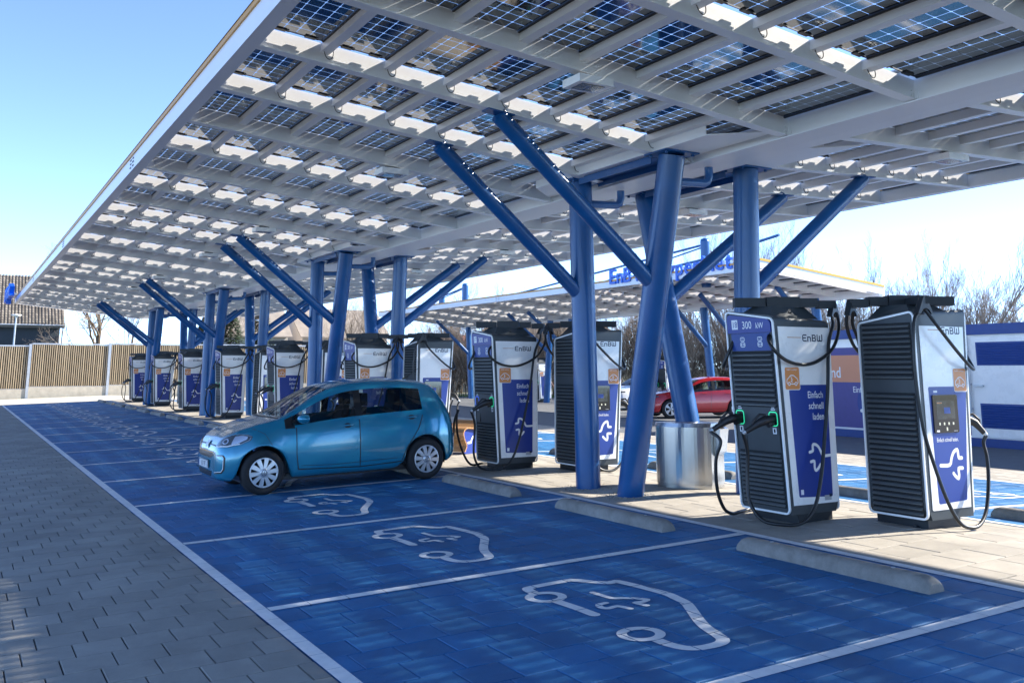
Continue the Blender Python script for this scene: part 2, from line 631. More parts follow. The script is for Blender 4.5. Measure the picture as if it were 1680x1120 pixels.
# kerb line across the far end
mb = MB()
for xa, xb in ((-6, 6.03), (6.03, 12.06)):
    mb.hexa([(x, y, gz(x) + z) for z in (-0.1, 0.012) for x, y in ((xa, YB1 - 0.06), (xb, YB1 - 0.06), (xb, YB1 + 0.06), (xa, YB1 + 0.06))])
gutter = tag(put('kerb', mb.mesh('kerb', [M_CONC])), 'dark kerb across the far end of the bays', kind='structure')

PXL, PYL = 0.3, 0.3145
ROW0 = 1.345
_pav = {}


def pave(parent, x0, x1, y0, y1, mat, name='paver', phase=0.1, seed=1, big=1):
    """running-bond pavers: separate blocks, slightly uneven"""
    r = random.Random(seed)
    px, py = PXL * big, PYL * big
    gap = 0.0085
    key = mat.name + str(big)
    if key not in _pav:
        mb = MB()
        a, b, h, bev = px / 2 - gap / 2, py / 2 - gap / 2, 0.03, 0.004
        mb.add([(-a, -b, -h), (a, -b, -h), (a, b, -h), (-a, b, -h), (-a, -b, -bev), (a, -b, -bev), (a, b, -bev), (-a, b, -bev),
                (-a + bev, -b + bev, 0), (a - bev, -b + bev, 0), (a - bev, b - bev, 0), (-a + bev, b - bev, 0)],
               [(0, 1, 5, 4), (1, 2, 6, 5), (2, 3, 7, 6), (3, 0, 4, 7), (4, 5, 9, 8), (5, 6, 10, 9), (6, 7, 11, 10), (7, 4, 8, 11), (8, 9, 10, 11)])
        _pav[key] = mb.mesh('paver', [mat])
    full, cut = [], MB()
    k0 = math.floor((y0 - ROW0) / py) - 1
    k1 = math.ceil((y1 - ROW0) / py) + 1
    cells = []
    for k in range(k0, k1):
        ya, yb = ROW0 + k * py, ROW0 + (k + 1) * py
        if yb <= y0 + 0.02 or ya >= y1 - 0.02:
            continue
        ph = phase + (k % 3) * px / 3
        n0 = math.floor((x0 - ph) / px) - 1
        n1 = math.ceil((x1 - ph) / px) + 1
        for n in range(n0, n1):
            xa, xb = ph + n * px, ph + (n + 1) * px
            if xb <= x0 + 0.012 or xa >= x1 - 0.012:
                continue
            xc, yc = (xa + xb) / 2, (ya + yb) / 2
            cx0, cx1, cy0, cy1 = max(xa, x0), min(xb, x1), max(ya, y0), min(yb, y1)
            cells.append((cx0 + gap / 2, cx1 - gap / 2, cy0 + gap / 2, cy1 - gap / 2))
            dz = r.uniform(-0.0012, 0.0012)
            if xa >= x0 - 1e-6 and xb <= x1 + 1e-6 and ya >= y0 - 1e-6 and yb <= y1 + 1e-6:
                sl = (gz(xb) - gz(xa)) / px
                full.append(Matrix.Translation((xc, yc, (gz(xa) + gz(xb)) / 2 + dz))
                            @ Matrix.Rotation(-math.atan(sl) + r.uniform(-.003, .003), 4, 'Y') @ Matrix.Rotation(r.uniform(-.003, .003), 4, 'X'))
            else:
                g = gap / 2
                q = [(cx0 + g, cy0 + g), (cx1 - g, cy0 + g), (cx1 - g, cy1 - g), (cx0 + g, cy1 - g)]
                if cx1 - cx0 > 3 * g and cy1 - cy0 > 3 * g:
                    cut.hexa([(a, b, gz(a) - 0.03) for a, b in q] + [(a, b, gz(a) + dz) for a, b in q])
    place_many(name, _pav[key], full, parent)
    if cut.f:
        o = put(name, cut.mesh('paver', [mat]), parent)
        o['kind'] = 'stuff'
    return cells


pave(road, -4.6, -0.105, -1.6, 48.3, M_PGREY, seed=2, phase=0.094)
gsheet('pavement', -12, -4.6, -8, YB1, M_PGREY, -0.002, 'grey paving at the left edge of the driving lane')
blue_cells = pave(bays, -0.1, 4.745, -1.0, 48.3, M_PBLUE, seed=3)
pave(island, 4.745, 7.35, -0.8, 48.3, M_PSAND, seed=4, big=1.35)
pave(bays2, 7.35, 12.15, -2.0, 48.3, M_PBLUE, seed=5)
pave(strip, 12.15, 13.85, -2.0, 48.3, M_PSAND, seed=6)

# ---- painted markings: every stroke is cut along the paver joints
MK = 0.004
grid_ix = {}
for c in blue_cells:
    grid_ix.setdefault((int(c[0] // 0.6), int(c[2] // 0.6)), []).append(c)


def paint(polys, cut, x_off=0.0):
    mb = MB()
    for pl in polys:
        if not cut:
            mb.poly([(q[0], q[1], gz(q[0]) + MK) for q in pl])
            continue
        xs, ys = [q[0] for q in pl], [q[1] for q in pl]
        seen = set()
        for i in range(int((min(xs) - .6) // 0.6), int((max(xs) + .0) // 0.6) + 1):
            for j in range(int((min(ys) - .6) // 0.6), int((max(ys) + .0) // 0.6) + 1):
                for c in grid_ix.get((i, j), ()):
                    if c in seen:
                        continue
                    seen.add(c)
                    q = clip_rect([Vector(v) for v in pl], *c)
                    if q:
                        mb.poly([(v[0], v[1], gz(v[0]) + MK) for v in q])
    return mb


def bar2(x0, x1, y0, y1):
    return [[Vector((x0, y0)), Vector((x1, y0)), Vector((x1, y1)), Vector((x0, y1))]]


def seg_line_x(y, x0, x1, w, step=PXL):
    out = []
    x = x0
    while x < x1 - 0.01:
        e = min(x + step, x1)
        out += bar2(x, e - 0.004, y - w / 2, y + w / 2)
        x = e
    return out


def seg_line_y(x, y0, y1, w, step=PYL):
    out = []
    y = y0
    while y < y1 - 0.01:
        e = min(y + step, y1)
        out += bar2(x - w / 2, x + w / 2, y, e - 0.004)
        y = e
    return out


for par, xa, xb, edge in ((bays, 0.003, 4.64, 4.692), (bays2, 7.47, 12.05, 7.42)):
    for k in range(0, 17):
        y = 3.0 * k
        if y > 48.2:
            break
        put('bay_line', paint(seg_line_x(y, xa, xb, 0.105), False).mesh('bay_line', [M_PAINT]), par)
    put('edge_line', paint(seg_line_y(edge, -2.0, 48.2, 0.095), False).mesh('edge_line', [M_PAINT]), par)
put('edge_line', paint(seg_line_y(-0.052, -2.0, 48.2, 0.098), False).mesh('edge_line', [M_PAINT]), bays)
put('edge_line', paint(seg_line_y(12.10, -2.0, 48.2, 0.098), False).mesh('edge_line', [M_PAINT]), bays2)

SYM_OUT = [(1.80, 2.23), (1.822, 2.375), (1.90, 2.411), (2.209, 2.425), (2.272, 2.395), (2.418, 2.185), (2.488, 2.172), (2.53, 2.12), (2.582, 1.678),
           (2.562, 1.509), (2.526, 1.359), (2.434, 1.191), (2.308, 0.974), (2.235, 0.821), (2.184, 0.660), (2.14, 0.565), (2.06, 0.523), (1.922, 0.530), (1.846, 0.585), (1.815, 0.69), (1.812, 0.80)]


def symbol(dx, dy, mirror=False):
    P = []
    out = [Vector((a, b)) for a, b in SYM_OUT]
    sm = []
    for i in range(len(out) - 1):
        sm.append(out[i])
    sm.append(out[-1])
    pts = [Vector((q.x, q.y)) for q in catmull([(a, b, 0) for a, b in SYM_OUT], 4)]
    P += ribbon(pts, 0.085, cap=False)
    P += ring2((1.81, 2.096), 0.09, 0.157, 28)
    P += ring2((1.81, 0.962), 0.09, 0.157, 28)
    P += ribbon([(1.81, 1.945), (1.826, 1.7), (1.828, 1.50)], 0.085)
    P += ribbon([Vector((q.x, q.y)) for q in catmull([(2.165, 2.0, 0), (2.182, 1.79, 0), (2.25, 1.735, 0), (2.31, 1.68, 0), (2.362, 1.60, 0), (2.30, 1.57, 0), (2.245, 1.575, 0), (2.262, 1.475, 0)], 3)], 0.05)
    P += ribbon([Vector((q.x, q.y)) for q in catmull([(2.07, 1.70, 0), (2.00, 1.688, 0), (1.972, 1.62, 0), (2.0, 1.572, 0), (2.085, 1.578, 0), (2.118, 1.475, 0)], 3)], 0.05)
    if mirror:
        P = [[Vector((6.03 * 2 - q[0], 3.0 - q[1])) for q in pl] for pl in P]
    return [[Vector((q[0] + dx, q[1] + dy)) for q in pl] for pl in P]


for k in range(0, 16):
    put('car_symbol', paint(symbol(0, 3 * k), k < 6).mesh('car_symbol', [M_PAINT]), bays)
    put('car_symbol', paint(symbol(0, 3 * k, True), False).mesh('car_symbol', [M_PAINT]), bays2)

# gravel round the column feet
mb = MB()
gr_ = random.Random(5)
for (gx, gy) in [(5.31, 6.57), (5.31, 5.67)]:
    for k in range(420):
        a, d = gr_.uniform(0, 2 * PI), 0.16 + abs(gr_.gauss(0, 0.13))
        x, y, s = gx + d * math.cos(a), gy + d * math.sin(a), gr_.uniform(0.004, 0.012)
        z = gz(x)
        t = gr_.uniform(0, 3)
        mb.add([(x + s * math.cos(t), y + s * math.sin(t), z), (x + s * math.cos(t + 2.1), y + s * math.sin(t + 2.1), z), (x + s * math.cos(t + 4.2), y + s * math.sin(t + 4.2), z), (x, y, z + s * 0.9)],
               [(0, 1, 3), (1, 2, 3), (2, 0, 3)])
tag(put('gravel', mb.mesh('gravel', [M_GRAVEL])), 'loose gravel round the feet of the nearest blue columns', 'gravel', kind='stuff')

# ------------------------------------------------------------------ wheel stops
ORD = ['nearest', 'second', 'third', 'fourth', 'fifth', 'sixth', 'seventh', 'eighth', 'ninth', 'tenth', 'eleventh', 'twelfth', 'thirteenth', 'fourteenth', 'fifteenth', 'farthest']


def stop_mesh():
    mb = MB()
    n, L = 14, 1.96
    prof = [(-0.088, 0), (-0.087, 0.04), (-0.076, 0.080), (-0.045, 0.106), (0, 0.115), (0.045, 0.106), (0.076, 0.080), (0.087, 0.04), (0.088, 0)]
    ys = []
    for t, s in [(0, 0.55), (0.012, 0.72), (0.03, 0.86), (0.06, 0.95), (0.1, 1.0)]:
        ys.append((-L / 2 + t, s))
    ys += [(-0.012, 1.0), (-0.004, 0.965), (0.004, 0.965), (0.012, 1.0)]
    for t, s in [(0.1, 1.0), (0.06, 0.95), (0.03, 0.86), (0.012, 0.72), (0, 0.55)]:
        ys.append((L / 2 - t, s))
    m = len(prof)
    vs_ = [(px * (0.9 + 0.1 * s), y, pz * s) for y, s in ys for px, pz in prof]
    fs = [(i * m + j, (i + 1) * m + j, (i + 1) * m + j + 1, i * m + j + 1) for i in range(len(ys) - 1) for j in range(m - 1)]
    mb.add(vs_, fs, 0, True)
    mb.add(vs_, [tuple(range(m)), tuple(reversed(range((len(ys) - 1) * m, len(ys) * m)))])
    for yy in (-0.62, 0.62):
        mb.cyl((0, yy, 0.1135), (0, yy, 0.1165), 0.017, n=10, mi=1, smooth=False)
    return mb.mesh('wheel_stop', [M_CONC, M_GALV])


stop_me = stop_mesh()
for k in range(16):
    y = 1.5 + 3 * k
    lab = ('grey concrete wheel stop, ' + ORD[k] + ' from the camera in the left blue bays') if k else 'rounded grey concrete wheel stop in the nearest shaded blue bay before pillar 18'
    tag(put('wheel_stop', stop_me, mat=Matrix.Translation((4.16, y, gz(4.16))) @ Matrix.Rotation(-math.atan(.03), 4, 'Y')), lab, 'wheel stop', 'concrete wheel stops in the left bays')
for k in range(0, 9):
    y = 1.5 + 3 * k
    tag(put('wheel_stop', stop_me, mat=Matrix.Translation((7.90, y, gz(7.90))) @ Matrix.Rotation(math.atan(.03), 4, 'Y')),
        ORD[k] + ' concrete wheel stop in the sunlit bays behind the pillars', 'wheel stop', 'concrete wheel stops in the right bays')
# ------------------------------------------------------------------ the solar canopy
PIT = 1.633                 # rafter pitch along the row
P7 = 7 * PIT                # one structural group of columns
YR0 = 4.78                  # rafter of the nearest strut


def ry(i):
    return YR0 + PIT * i


def lit(i):
    return i % 7 in (0, 1, 3, 5)


XL0, XL1, XR0, XR1 = 0.171, 5.72, 6.34, 11.40


def zl(x):
    return 4.847 - 0.1027 * (x - 0.171)


def zr(x):
    return 4.535 + 0.033 * (x - 11.40)


GLZ = 0.218                 # glass plane above the rafter's bottom flange
NPAN = 8
PANW = (XL1 - XL0) / NPAN


def rafter_mesh(length, face=1, name='rafter'):
    mb = MB()
    h, fw, ft = 0.214, 0.125, 0.011
    w0 = -0.022 * face                     # the web stands towards the gap side
    mb.box(0, length, -fw / 2, fw / 2, 0, ft)
    mb.box(0, length, w0 - 0.004, w0 + 0.004, ft, h - ft)
    a, b = sorted((w0 - 0.004 * face, fw / 2 * face))
    mb.box(0, length, a, b, h - ft, h)
    # end plate and its bolts at the valley beam
    mb.box(length - 0.012, length, -0.07, 0.07, ft, h - ft)
    for sx in (0.09,):
        for z in (0.05, 0.1):
            for s in (-1, 1):
                mb.cyl((length - 0.06, w0 + s * 0.004, z), (length - 0.06, w0 + s * 0.016, z), 0.011, n=6)
    return mb.mesh(name, [M_STEEL])


def purlin_mesh():
    mb = MB()
    L = PIT - 0.012
    w, h, t = 0.098, 0.10, 0.004
    mb.box(-w / 2, w / 2, 0.006, L + 0.006, -h, -h + t)
    mb.box(-w / 2, -w / 2 + t, 0.006, L + 0.006, -h + t, 0)
    mb.box(w / 2 - t, w / 2, 0.006, L + 0.006, -h + t, 0)
    mb.box(-w / 2 + t, w / 2 - t, 0.006, L + 0.006, -0.012, -0.008)
    # drip of the end bracket
    mb.box(-0.02, 0.02, 0.006, 0.05, -h - 0.012, -h)
    return mb.mesh('purlin', [M_STEEL])


def panel_mesh(flipped):
    """glass-glass module: cells with clear gaps, black edge seals, junction boxes at its gap end"""
    mb = MB()
    W = PANW - 0.125
    y0, y1 = 0.004, PIT - 0.092
    nx, ny, g = 4, 10, 0.0055
    ex = 0.014
    cw, ch = (W - 2 * ex - (nx - 1) * g) / nx, (y1 - y0 - 2 * 0.014 - (ny - 1) * g) / ny
    for i in range(nx):
        for j in range(ny):
            a = -W / 2 + ex + i * (cw + g)
            b = y0 + 0.014 + j * (ch + g)
            c = 0.012
            mb.poly([(a + c, b, 0), (a, b + c, 0), (a, b + ch - c, 0), (a + c, b + ch, 0), (a + cw - c, b + ch, 0), (a + cw, b + ch - c, 0), (a + cw, b + c, 0), (a + cw - c, b, 0)], 0)
    mb.poly([(-W / 2, y0, 0.006), (-W / 2, y1, 0.006), (W / 2, y1, 0.006), (W / 2, y0, 0.006)], 1)
    for s in (-1, 1):
        mb.box(s * (W / 2 + 0.004) - 0.011, s * (W / 2 + 0.004) + 0.011, y0, y1, -0.018, 0.014, 2)
    for a in (-W * 0.27, W * 0.27):
        mb.box(a - 0.055, a + 0.055, y1 - 0.035, y1 + 0.024, -0.012, 0.012, 2)
        mb.box(a + 0.055, a + 0.085, y1 - 0.018, y1 - 0.002, -0.014, -0.006, 2)
    mb.box(-W / 2, W / 2, y1, y1 + 0.012, -0.004, 0.012, 2)
    if flipped:
        mb.v = [(x, PIT - y, z) for x, y, z in mb.v]
        mb.f = [list(reversed(f)) for f in mb.f]
    return mb.mesh('solar_panel', [M_CELL, M_PGLASS, M_JBOX])


def loop_mesh():
    mb = MB()
    pts = [(0.0, 0, 0.0), (0.0, -0.015, -0.09), (0.02, -0.03, -0.15), (0.055, -0.035, -0.165), (0.085, -0.03, -0.13), (0.095, -0.012, -0.06), (0.095, 0.02, 0.01)]
    mb.tube(catmull(pts, 4), 0.0045, 5)
    return mb.mesh('cable', [M_CABLE])


ME_PUR, ME_PAN, ME_PANF, ME_LOOP = purlin_mesh(), panel_mesh(False), panel_mesh(True), loop_mesh()


def wing(root, side, i0, i1, ox=0.0, shortcut=True):
    """rafters, purlins, modules and cable loops of one wing"""
    if side == 'L':
        xa, xb, zf, sl = XL0, XL1, zl, -0.1027
    else:
        xa, xb, zf, sl = XR0, XR1, zr, 0.033
    length = (xb - xa) / math.cos(math.atan(sl)) - 0.006
    rot = Matrix.Rotation(-math.atan(sl), 4, 'Y')
    if side == 'L':
        rm = rafter_mesh(length)
        for i in range(i0, i1 + 1):
            put('rafter', rm, root, True, Matrix.Translation((ox + xa, ry(i), zf(xa))) @ rot)
    else:
        rm = rafter_mesh(length, -1)
        fl = Matrix.Rotation(PI, 4, 'Z')
        for i in range(i0, i1 + 1):
            put('rafter', rm, root, True, Matrix.Translation((ox + xb, ry(i), zf(xb))) @ Matrix.Rotation(-math.atan(sl), 4, 'Y') @ fl)
    pw = (xb - xa) / NPAN
    pur, pa, pf, lo = [], [], [], []
    for i in range(i0, i1):
        for k in range(NPAN):
            xc = xa + pw * (k + 0.5)
            m = Matrix.Translation((ox + xc, ry(i), zf(xc) + GLZ)) @ rot
            (pa if lit(i + 1) else pf).append(m)
            if k > 0:
                x = xa + pw * k
                pur.append(Matrix.Translation((ox + x, ry(i), zf(x) + GLZ)) @ rot)
    for i in range(i0, i1 + 1):
        if lit(i):
            for k in range(1, NPAN):
                x = xa + pw * k
                lo.append(Matrix.Translation((ox + x - 0.03, ry(i) - 0.05, zf(x) + GLZ - 0.01)))
    return pur, pa, pf, lo


def beam_y(x0, x1, y0, y1, z0, z1, mats, name, root):
    mb = MB()
    mb.box(x0, x1, y0, y1, z0, z1)
    return put(name, mb.mesh(name, mats), root, True)


def fascia(root, side, ya, yb, ox=0.0, name='fascia'):
    """soffit flange, outer face and orange trim along the outer edge, in lengths of one group"""
    s = 1 if side == 'L' else -1
    xi = (XL0 if side == 'L' else XR1)
    zb = 4.847 if side == 'L' else 4.535
    ys = [ya] + [y for y in [11.62 + P7 * k for k in range(-3, 6)] if ya + 0.5 < y < yb - 0.5] + [yb]
    for a, b in zip(ys, ys[1:]):
        mb = MB()
        b2 = b - 0.008
        X = lambda d: ox + xi - s * d
        def bx(d0, d1, z0, z1, mi=0):
            u, v = sorted((X(d0), X(d1)))
            mb.box(u, v, a, b2, zb + z0, zb + z1, mi)
        bx(0.0, 0.146, 0.0, 0.012)
        bx(0.146, 0.152, 0.0, 0.235)
        bx(0.0, 0.008, 0.012, 0.20)
        bx(0.0, 0.146, 0.19, 0.2)
        o = put(name, mb.mesh(name, [M_STEEL]), root, True)
        t = MB()
        u, v = sorted((X(0.148), X(0.172)))
        t.box(u, v, a, b2, zb + 0.2355, zb + 0.292, 0)
        u, v = sorted((X(0.05), X(0.180)))
        t.box(u, v, a, b2, zb + 0.293, zb + 0.300, 1)
        put('trim', t.mesh('trim', [M_ORANGE, M_ZINC]), o, True)
        # splice bolts
        for yy in (a + 0.12, a + 0.2):
            for z in (0.06, 0.11, 0.16):
                mb2 = MB()
        if a > ya:
            bo = MB()
            for dy in (-0.16, -0.08, 0.08, 0.16):
                for z in (0.06, 0.12, 0.18):
                    p0 = X(0.152)
                    bo.cyl((p0, a + dy, zb + z), (p0 - s * 0.01, a + dy, zb + z), 0.012, n=6)
            put('bolt', bo.mesh('bolt', [M_ANTH]), o, True)
    return


def group_columns(root, yb, near):
    """one group of four raking columns with their four struts, plates and spreader beams"""
    xa, xd, zt = 5.314, 6.746, 4.345
    oy = yb
    cols = [((xa, 6.57), (xa + 0.02, 6.70)), ((xa, 5.67), (xa, 4.66)), ((xd, 5.98), (xd + 0.02, 7.02)), ((xd, 5.06), (xd, 4.86))]
    for (b, t) in cols:
        mb = MB()
        b3 = Vector((b[0], b[1] + oy, gz(b[0]) - 0.05))
        t3 = Vector((t[0], t[1] + oy, zt - 0.018))
        mb.cyl(b3, t3, 0.165, n=28)
        c = put('column', mb.mesh('column', [M_COLUMN]), root, True)
        pl = MB()
        pl.box(t[0] - 0.27, t[0] + 0.27, t[1] + oy - 0.21, t[1] + oy + 0.21, zt - 0.018, zt)
        for sx in (-0.21, 0.21):
            for sy in (-0.15, 0.15):
                pl.cyl((t[0] + sx, t[1] + oy + sy, zt - 0.045), (t[0] + sx, t[1] + oy + sy, zt - 0.018), 0.022, n=6)
        put('head_plate', pl.mesh('head_plate', [M_COLUMN]), c, True)
    low = [((xa, 6.66), 2.70, (2.96, 6.42 - 0.0), zl(2.96)), ((xa, 5.05), 2.72, (2.91, 4.78), zl(2.91)),
           ((xd, 6.60), 2.68, (9.06, 6.42), zr(9.06)), ((xd, 4.96), 2.65, (8.98, 4.78), zr(8.98))]
    for (b, z0, t, z1) in low:
        mb = MB()
        p0 = Vector((b[0], b[1] + oy, z0))
        p1 = Vector((t[0], t[1] + oy, z1 - 0.03))
        mb.cyl(p0, p1, 0.098, n=20)
        d = (p1 - p0).normalized()
        q = p0 + d * 0.52
        mb.cyl(q, q + d * 0.02, 0.101, n=20)
        s = put('strut', mb.mesh('strut', [M_COLUMN]), root, True)
        pm = MB()
        pm.box(-0.17, 0.17, -0.085, 0.085, -0.014, 0, 0)
        sl = -0.1027 if t[0] < 6 else 0.033
        put('head_plate', pm.mesh('head_plate', [M_COLUMN]), s, True, Matrix.Translation((t[0], t[1] + oy, z1 - 0.002)) @ Matrix.Rotation(-math.atan(sl), 4, 'Y'))
    # spreader beams on the column heads
    for x0, x1 in ((5.055, 5.64), (6.42, 7.0)):
        mb = MB()
        y0, y1 = oy + 4.78 - PIT + 0.05, oy + 4.78 + 2 * PIT - 0.05
        zz = 4.347
        mb.hexa([(x0 + .0, y0 + .55, zz), (x1, y0, zz), (x1, y1, zz), (x0, y1 - .55, zz), (x0, y0 + .55, zz + .012), (x1, y0, zz + .012), (x1, y1, zz + .012), (x0, y1 - .55, zz + .012)])
        xo = x0 if x0 < 6 else x1 - 0.01
        mb.box(xo, xo + 0.01, y0 + .55, y1 - .55, zz + .012, zz + 0.2)
        put('spreader_beam', mb.mesh('spreader_beam', [M_STEEL]), root, True)
    for x0, x1, a, b in ((5.16, 5.50, 4.88, 6.48), (6.58, 6.92, 5.08, 6.80)):
        mb = MB()
        mb.box(x0, x1, oy + a, oy + b, 4.325, 4.344)
        mb.box(x0, x0 + 0.012, oy + a, oy + b, 4.25, 4.325)
        mb.box(x1 - 0.012, x1, oy + a, oy + b, 4.25, 4.325)
        put('header', mb.mesh('header', [M_COLUMN]), root, True)
    # gutter outlets from the valley into the columns
    for (x, y) in ((5.314, 6.66), (5.314, 4.78)):
        mb = MB()
        mb.tube([(x, y + oy, 4.02), (5.93, y + oy, 4.05), (5.99, y + oy, 4.08), (6.02, y + oy, 4.16), (6.02, y + oy, 4.27)], 0.055, 12)
        put('rain_pipe', mb.mesh('rain_pipe', [M_COLUMN]), root, True)


I0, I1 = -7, 26
YA, YZ = ry(I0) - 0.25, ry(I1) + 0.35
can = thing('solar_canopy', 'long white solar canopy on blue raking columns over the blue bays and pillars', 'canopy', (6.03, 5.9, gz(6.03)))
bpy.context.view_layer.update()
purs, pans, panf, loops = [], [], [], []
for sd in 'LR':
    a, b, c, d = wing(can, sd, I0, I1)
    purs += a
    pans += b
    panf += c
    loops += d
place_many('purlin', ME_PUR, purs, can)
place_many('cable', ME_LOOP, loops, can, limit=160)
both = [(m, ME_PAN) for m in pans] + [(m, ME_PANF) for m in panf]
both.sort(key=lambda t: -rank(t[0].translation))
for m, me in both[:300]:
    put('solar_panel', me, can, True, m)
for me in (ME_PAN, ME_PANF):
    rest = [m for m, e in both[300:] if e is me]
    if rest:
        join_copies('solar_panel', me, rest, can)
fascia(can, 'L', YA, YZ)
fascia(can, 'R', YA, YZ)
# valley beams: two I-beams with a gutter between them, in bolted lengths
ysp = [YA] + [11.62 + P7 * k - 0.15 for k in range(-1, 4)] + [YZ]
for a, b in zip(ysp, ysp[1:]):
    for (x0, x1, xw, z0) in ((5.655, 5.90, 5.72, 4.262), (6.16, 6.405, 6.34, 4.30)):
        mb = MB()
        mb.box(x0, x1, a, b - 0.006, z0, z0 + 0.014)
        mb.box(xw - 0.005, xw + 0.005, a, b - 0.006, z0 + 0.014, z0 + 0.36)
        mb.box(x0, x1, a, b - 0.006, z0 + 0.36, z0 + 0.374)
        bm_o = put('valley_beam', mb.mesh('valley_beam', [M_STEEL]), can, True)
        pl = MB()
        pl.box(xw - 0.017, xw - 0.0055, a - 0.2, a + 0.2, z0 + 0.05, z0 + 0.30)
        for dy in (-0.12, 0.12):
            for z in (0.1, 0.175, 0.25):
                pl.cyl((xw - 0.017, a + dy, z0 + z), (xw - 0.03, a + dy, z0 + z), 0.014, n=6)
        put('splice_plate', pl.mesh('splice_plate', [M_STEEL]), bm_o, True)
    mb = MB()
    mb.box(5.902, 6.158, a, b - 0.006, 4.30, 4.31)
    mb.box(5.902, 5.91, a, b - 0.006, 4.31, 4.42)
    mb.box(6.15, 6.158, a, b - 0.006, 4.31, 4.42)
    put('gutter', mb.mesh('gutter', [M_STEEL]), can, True)
# end beams closing both wings
for y in (YZ - 0.01, YA - 0.03):
    mb = MB()
    for (xa, xb, zf) in ((XL0 - 0.15, XL1, zl), (XR0, XR1 + 0.15, zr)):
        mb.hexa([(xa, y, zf(xa)), (xb, y, zf(xb)), (xb, y + 0.04, zf(xb)), (xa, y + 0.04, zf(xa)),
                 (xa, y, zf(xa) + 0.29), (xb, y, zf(xb) + 0.29), (xb, y + 0.04, zf(xb) + 0.29), (xa, y + 0.04, zf(xa) + 0.29)])
    put('end_fascia', mb.mesh('end_fascia', [M_STEEL]), can, True)
for k in range(-1, 4):
    group_columns(can, P7 * k, k == 0)

# flood lights under the rafters
FL = MB()
FL.box(-0.20, 0.20, -0.15, 0.15, -0.10, -0.02, 0)
FLL = MB()
FLL.box(-0.135, 0.135, -0.10, 0.10, -0.104, -0.1005, 0)
for i in range(2):
    for j in range(2):
        for u in range(4):
            for v in range(3):
                cx, cy = -0.065 + 0.13 * i - 0.042 + 0.028 * u, -0.048 + 0.096 * j - 0.028 + 0.028 * v
                FLL.box(cx - 0.007, cx + 0.007, cy - 0.007, cy + 0.007, -0.1075, -0.1042, 1)
FLB = MB()
FLB.box(-0.10, 0.10, -0.02, 0.02, -0.019, 0.02, 0)
FLB.box(-0.04, 0.10, 0.02, 0.09, 0.0, 0.06, 0)
me1, me2, me3 = FL.mesh('housing', [M_WHITE]), FLL.mesh('led_panel', [M_LENS, M_CHROME]), FLB.mesh('bracket', [M_JBOX])
n_ = 0
for sd, x, zf, sl in (('left', 3.0, zl, -0.1027), ('right', 8.6, zr, 0.033)):
    c_ = 0
    for k in range(-1, 4):
        for i in (-1 + 7 * k, 2 + 7 * k):
            if i < -2 or i > I1:
                continue
            t = thing('flood_light', ORD[min(c_, 15)] + ' square white flood light under the ' + sd + ' wing of the solar canopy', 'flood light', (x, ry(i), zf(x) - 0.02), group='flood lights under the canopy')
            put('housing', me1, t)
            put('led_panel', me2, t)
            put('bracket', me3, t)
            c_ += 1

# ---- the second canopy, standing further right
OX2 = 19.62 - 0.0
can2 = thing('solar_canopy', 'distant white solar canopy with yellow edge, masts and stay rods behind the pillars', 'canopy', (OX2 + 5.3, 25.0, 0))
bpy.context.view_layer.update()
J0, J1 = 8, 27
a, b, c, d = wing(can2, 'L', J0, J1, ox=OX2)
place_many('purlin', ME_PUR, a, can2)
for m in b:
    put('solar_panel', ME_PAN, can2, True, m)
for m in c:
    put('solar_panel', ME_PANF, can2, True, m)
fascia(can2, 'L', ry(J0) - 0.3, ry(J1) + 0.3, ox=OX2)
y = ry(J0) - 0.35
mb = MB()
xa, xb = XL0 - 0.15, 5.9
mb.hexa([(OX2 + xa, y, zl(xa)), (OX2 + xb, y, zl(xb)), (OX2 + xb, y + 0.05, zl(xb)), (OX2 + xa, y + 0.05, zl(xa)),
         (OX2 + xa, y, zl(xa) + 0.26), (OX2 + xb, y, zl(xb) + 0.26), (OX2 + xb, y + 0.05, zl(xb) + 0.26), (OX2 + xa, y + 0.05, zl(xa) + 0.26)])
e = put('end_fascia', mb.mesh('end_fascia', [M_STEEL]), can2, True)
mb = MB()
mb.hexa([(OX2 + xa, y - .02, zl(xa) + .262), (OX2 + xb, y - .02, zl(xb) + .262), (OX2 + xb, y + .06, zl(xb) + .262), (OX2 + xa, y + .06, zl(xa) + .262),
         (OX2 + xa, y - .02, zl(xa) + 0.34), (OX2 + xb, y - .02, zl(xb) + 0.34), (OX2 + xb, y + 0.06, zl(xb) + 0.34), (OX2 + xa, y + 0.06, zl(xa) + 0.34)])
M_YEL = nmat('yellow_trim', (0.75, 0.42, 0.04), 0.4)
put('trim', mb.mesh('trim', [M_YEL]), e, True)
beam_y(OX2 + 5.66, OX2 + 5.95, ry(J0) - 0.3, ry(J1) + 0.3, 4.20, 4.55, [M_STEEL], 'valley_beam', can2)
for yy in (19.6, 23.6, 25.6, 36.5, 38.5, 47.0):
    mb = MB()
    ty = yy + (0.45 if int(yy) % 2 else -0.45)
    mb.cyl((OX2 + 5.25, yy, -0.1), (OX2 + 5.25, ty, 4.26), 0.165, n=16)
    put('column', mb.mesh('column', [M_COLUMN]), can2, True)
    mb = MB()
    mb.cyl((OX2 + 5.25, yy + (ty - yy) * .6, 2.6), (OX2 + 2.9, yy, zl(2.9)), 0.10, n=12)
    put('strut', mb.mesh('strut', [M_COLUMN]), can2, True)
XM = 21.6
for (ym, zm) in ((22.2, 6.42), (41.6, 6.25), (44.5, 6.2)):
    mb = MB()
    mb.cyl((XM, ym, 4.7), (XM, ym, zm), 0.17, n=16)
    mb.lathe([(0.17, zm), (0.14, zm + 0.08), (0.0, zm + 0.12)], 16, 'z', c=(XM, ym, 0))
    put('mast', mb.mesh('mast', [M_COLUMN]), can2, True)
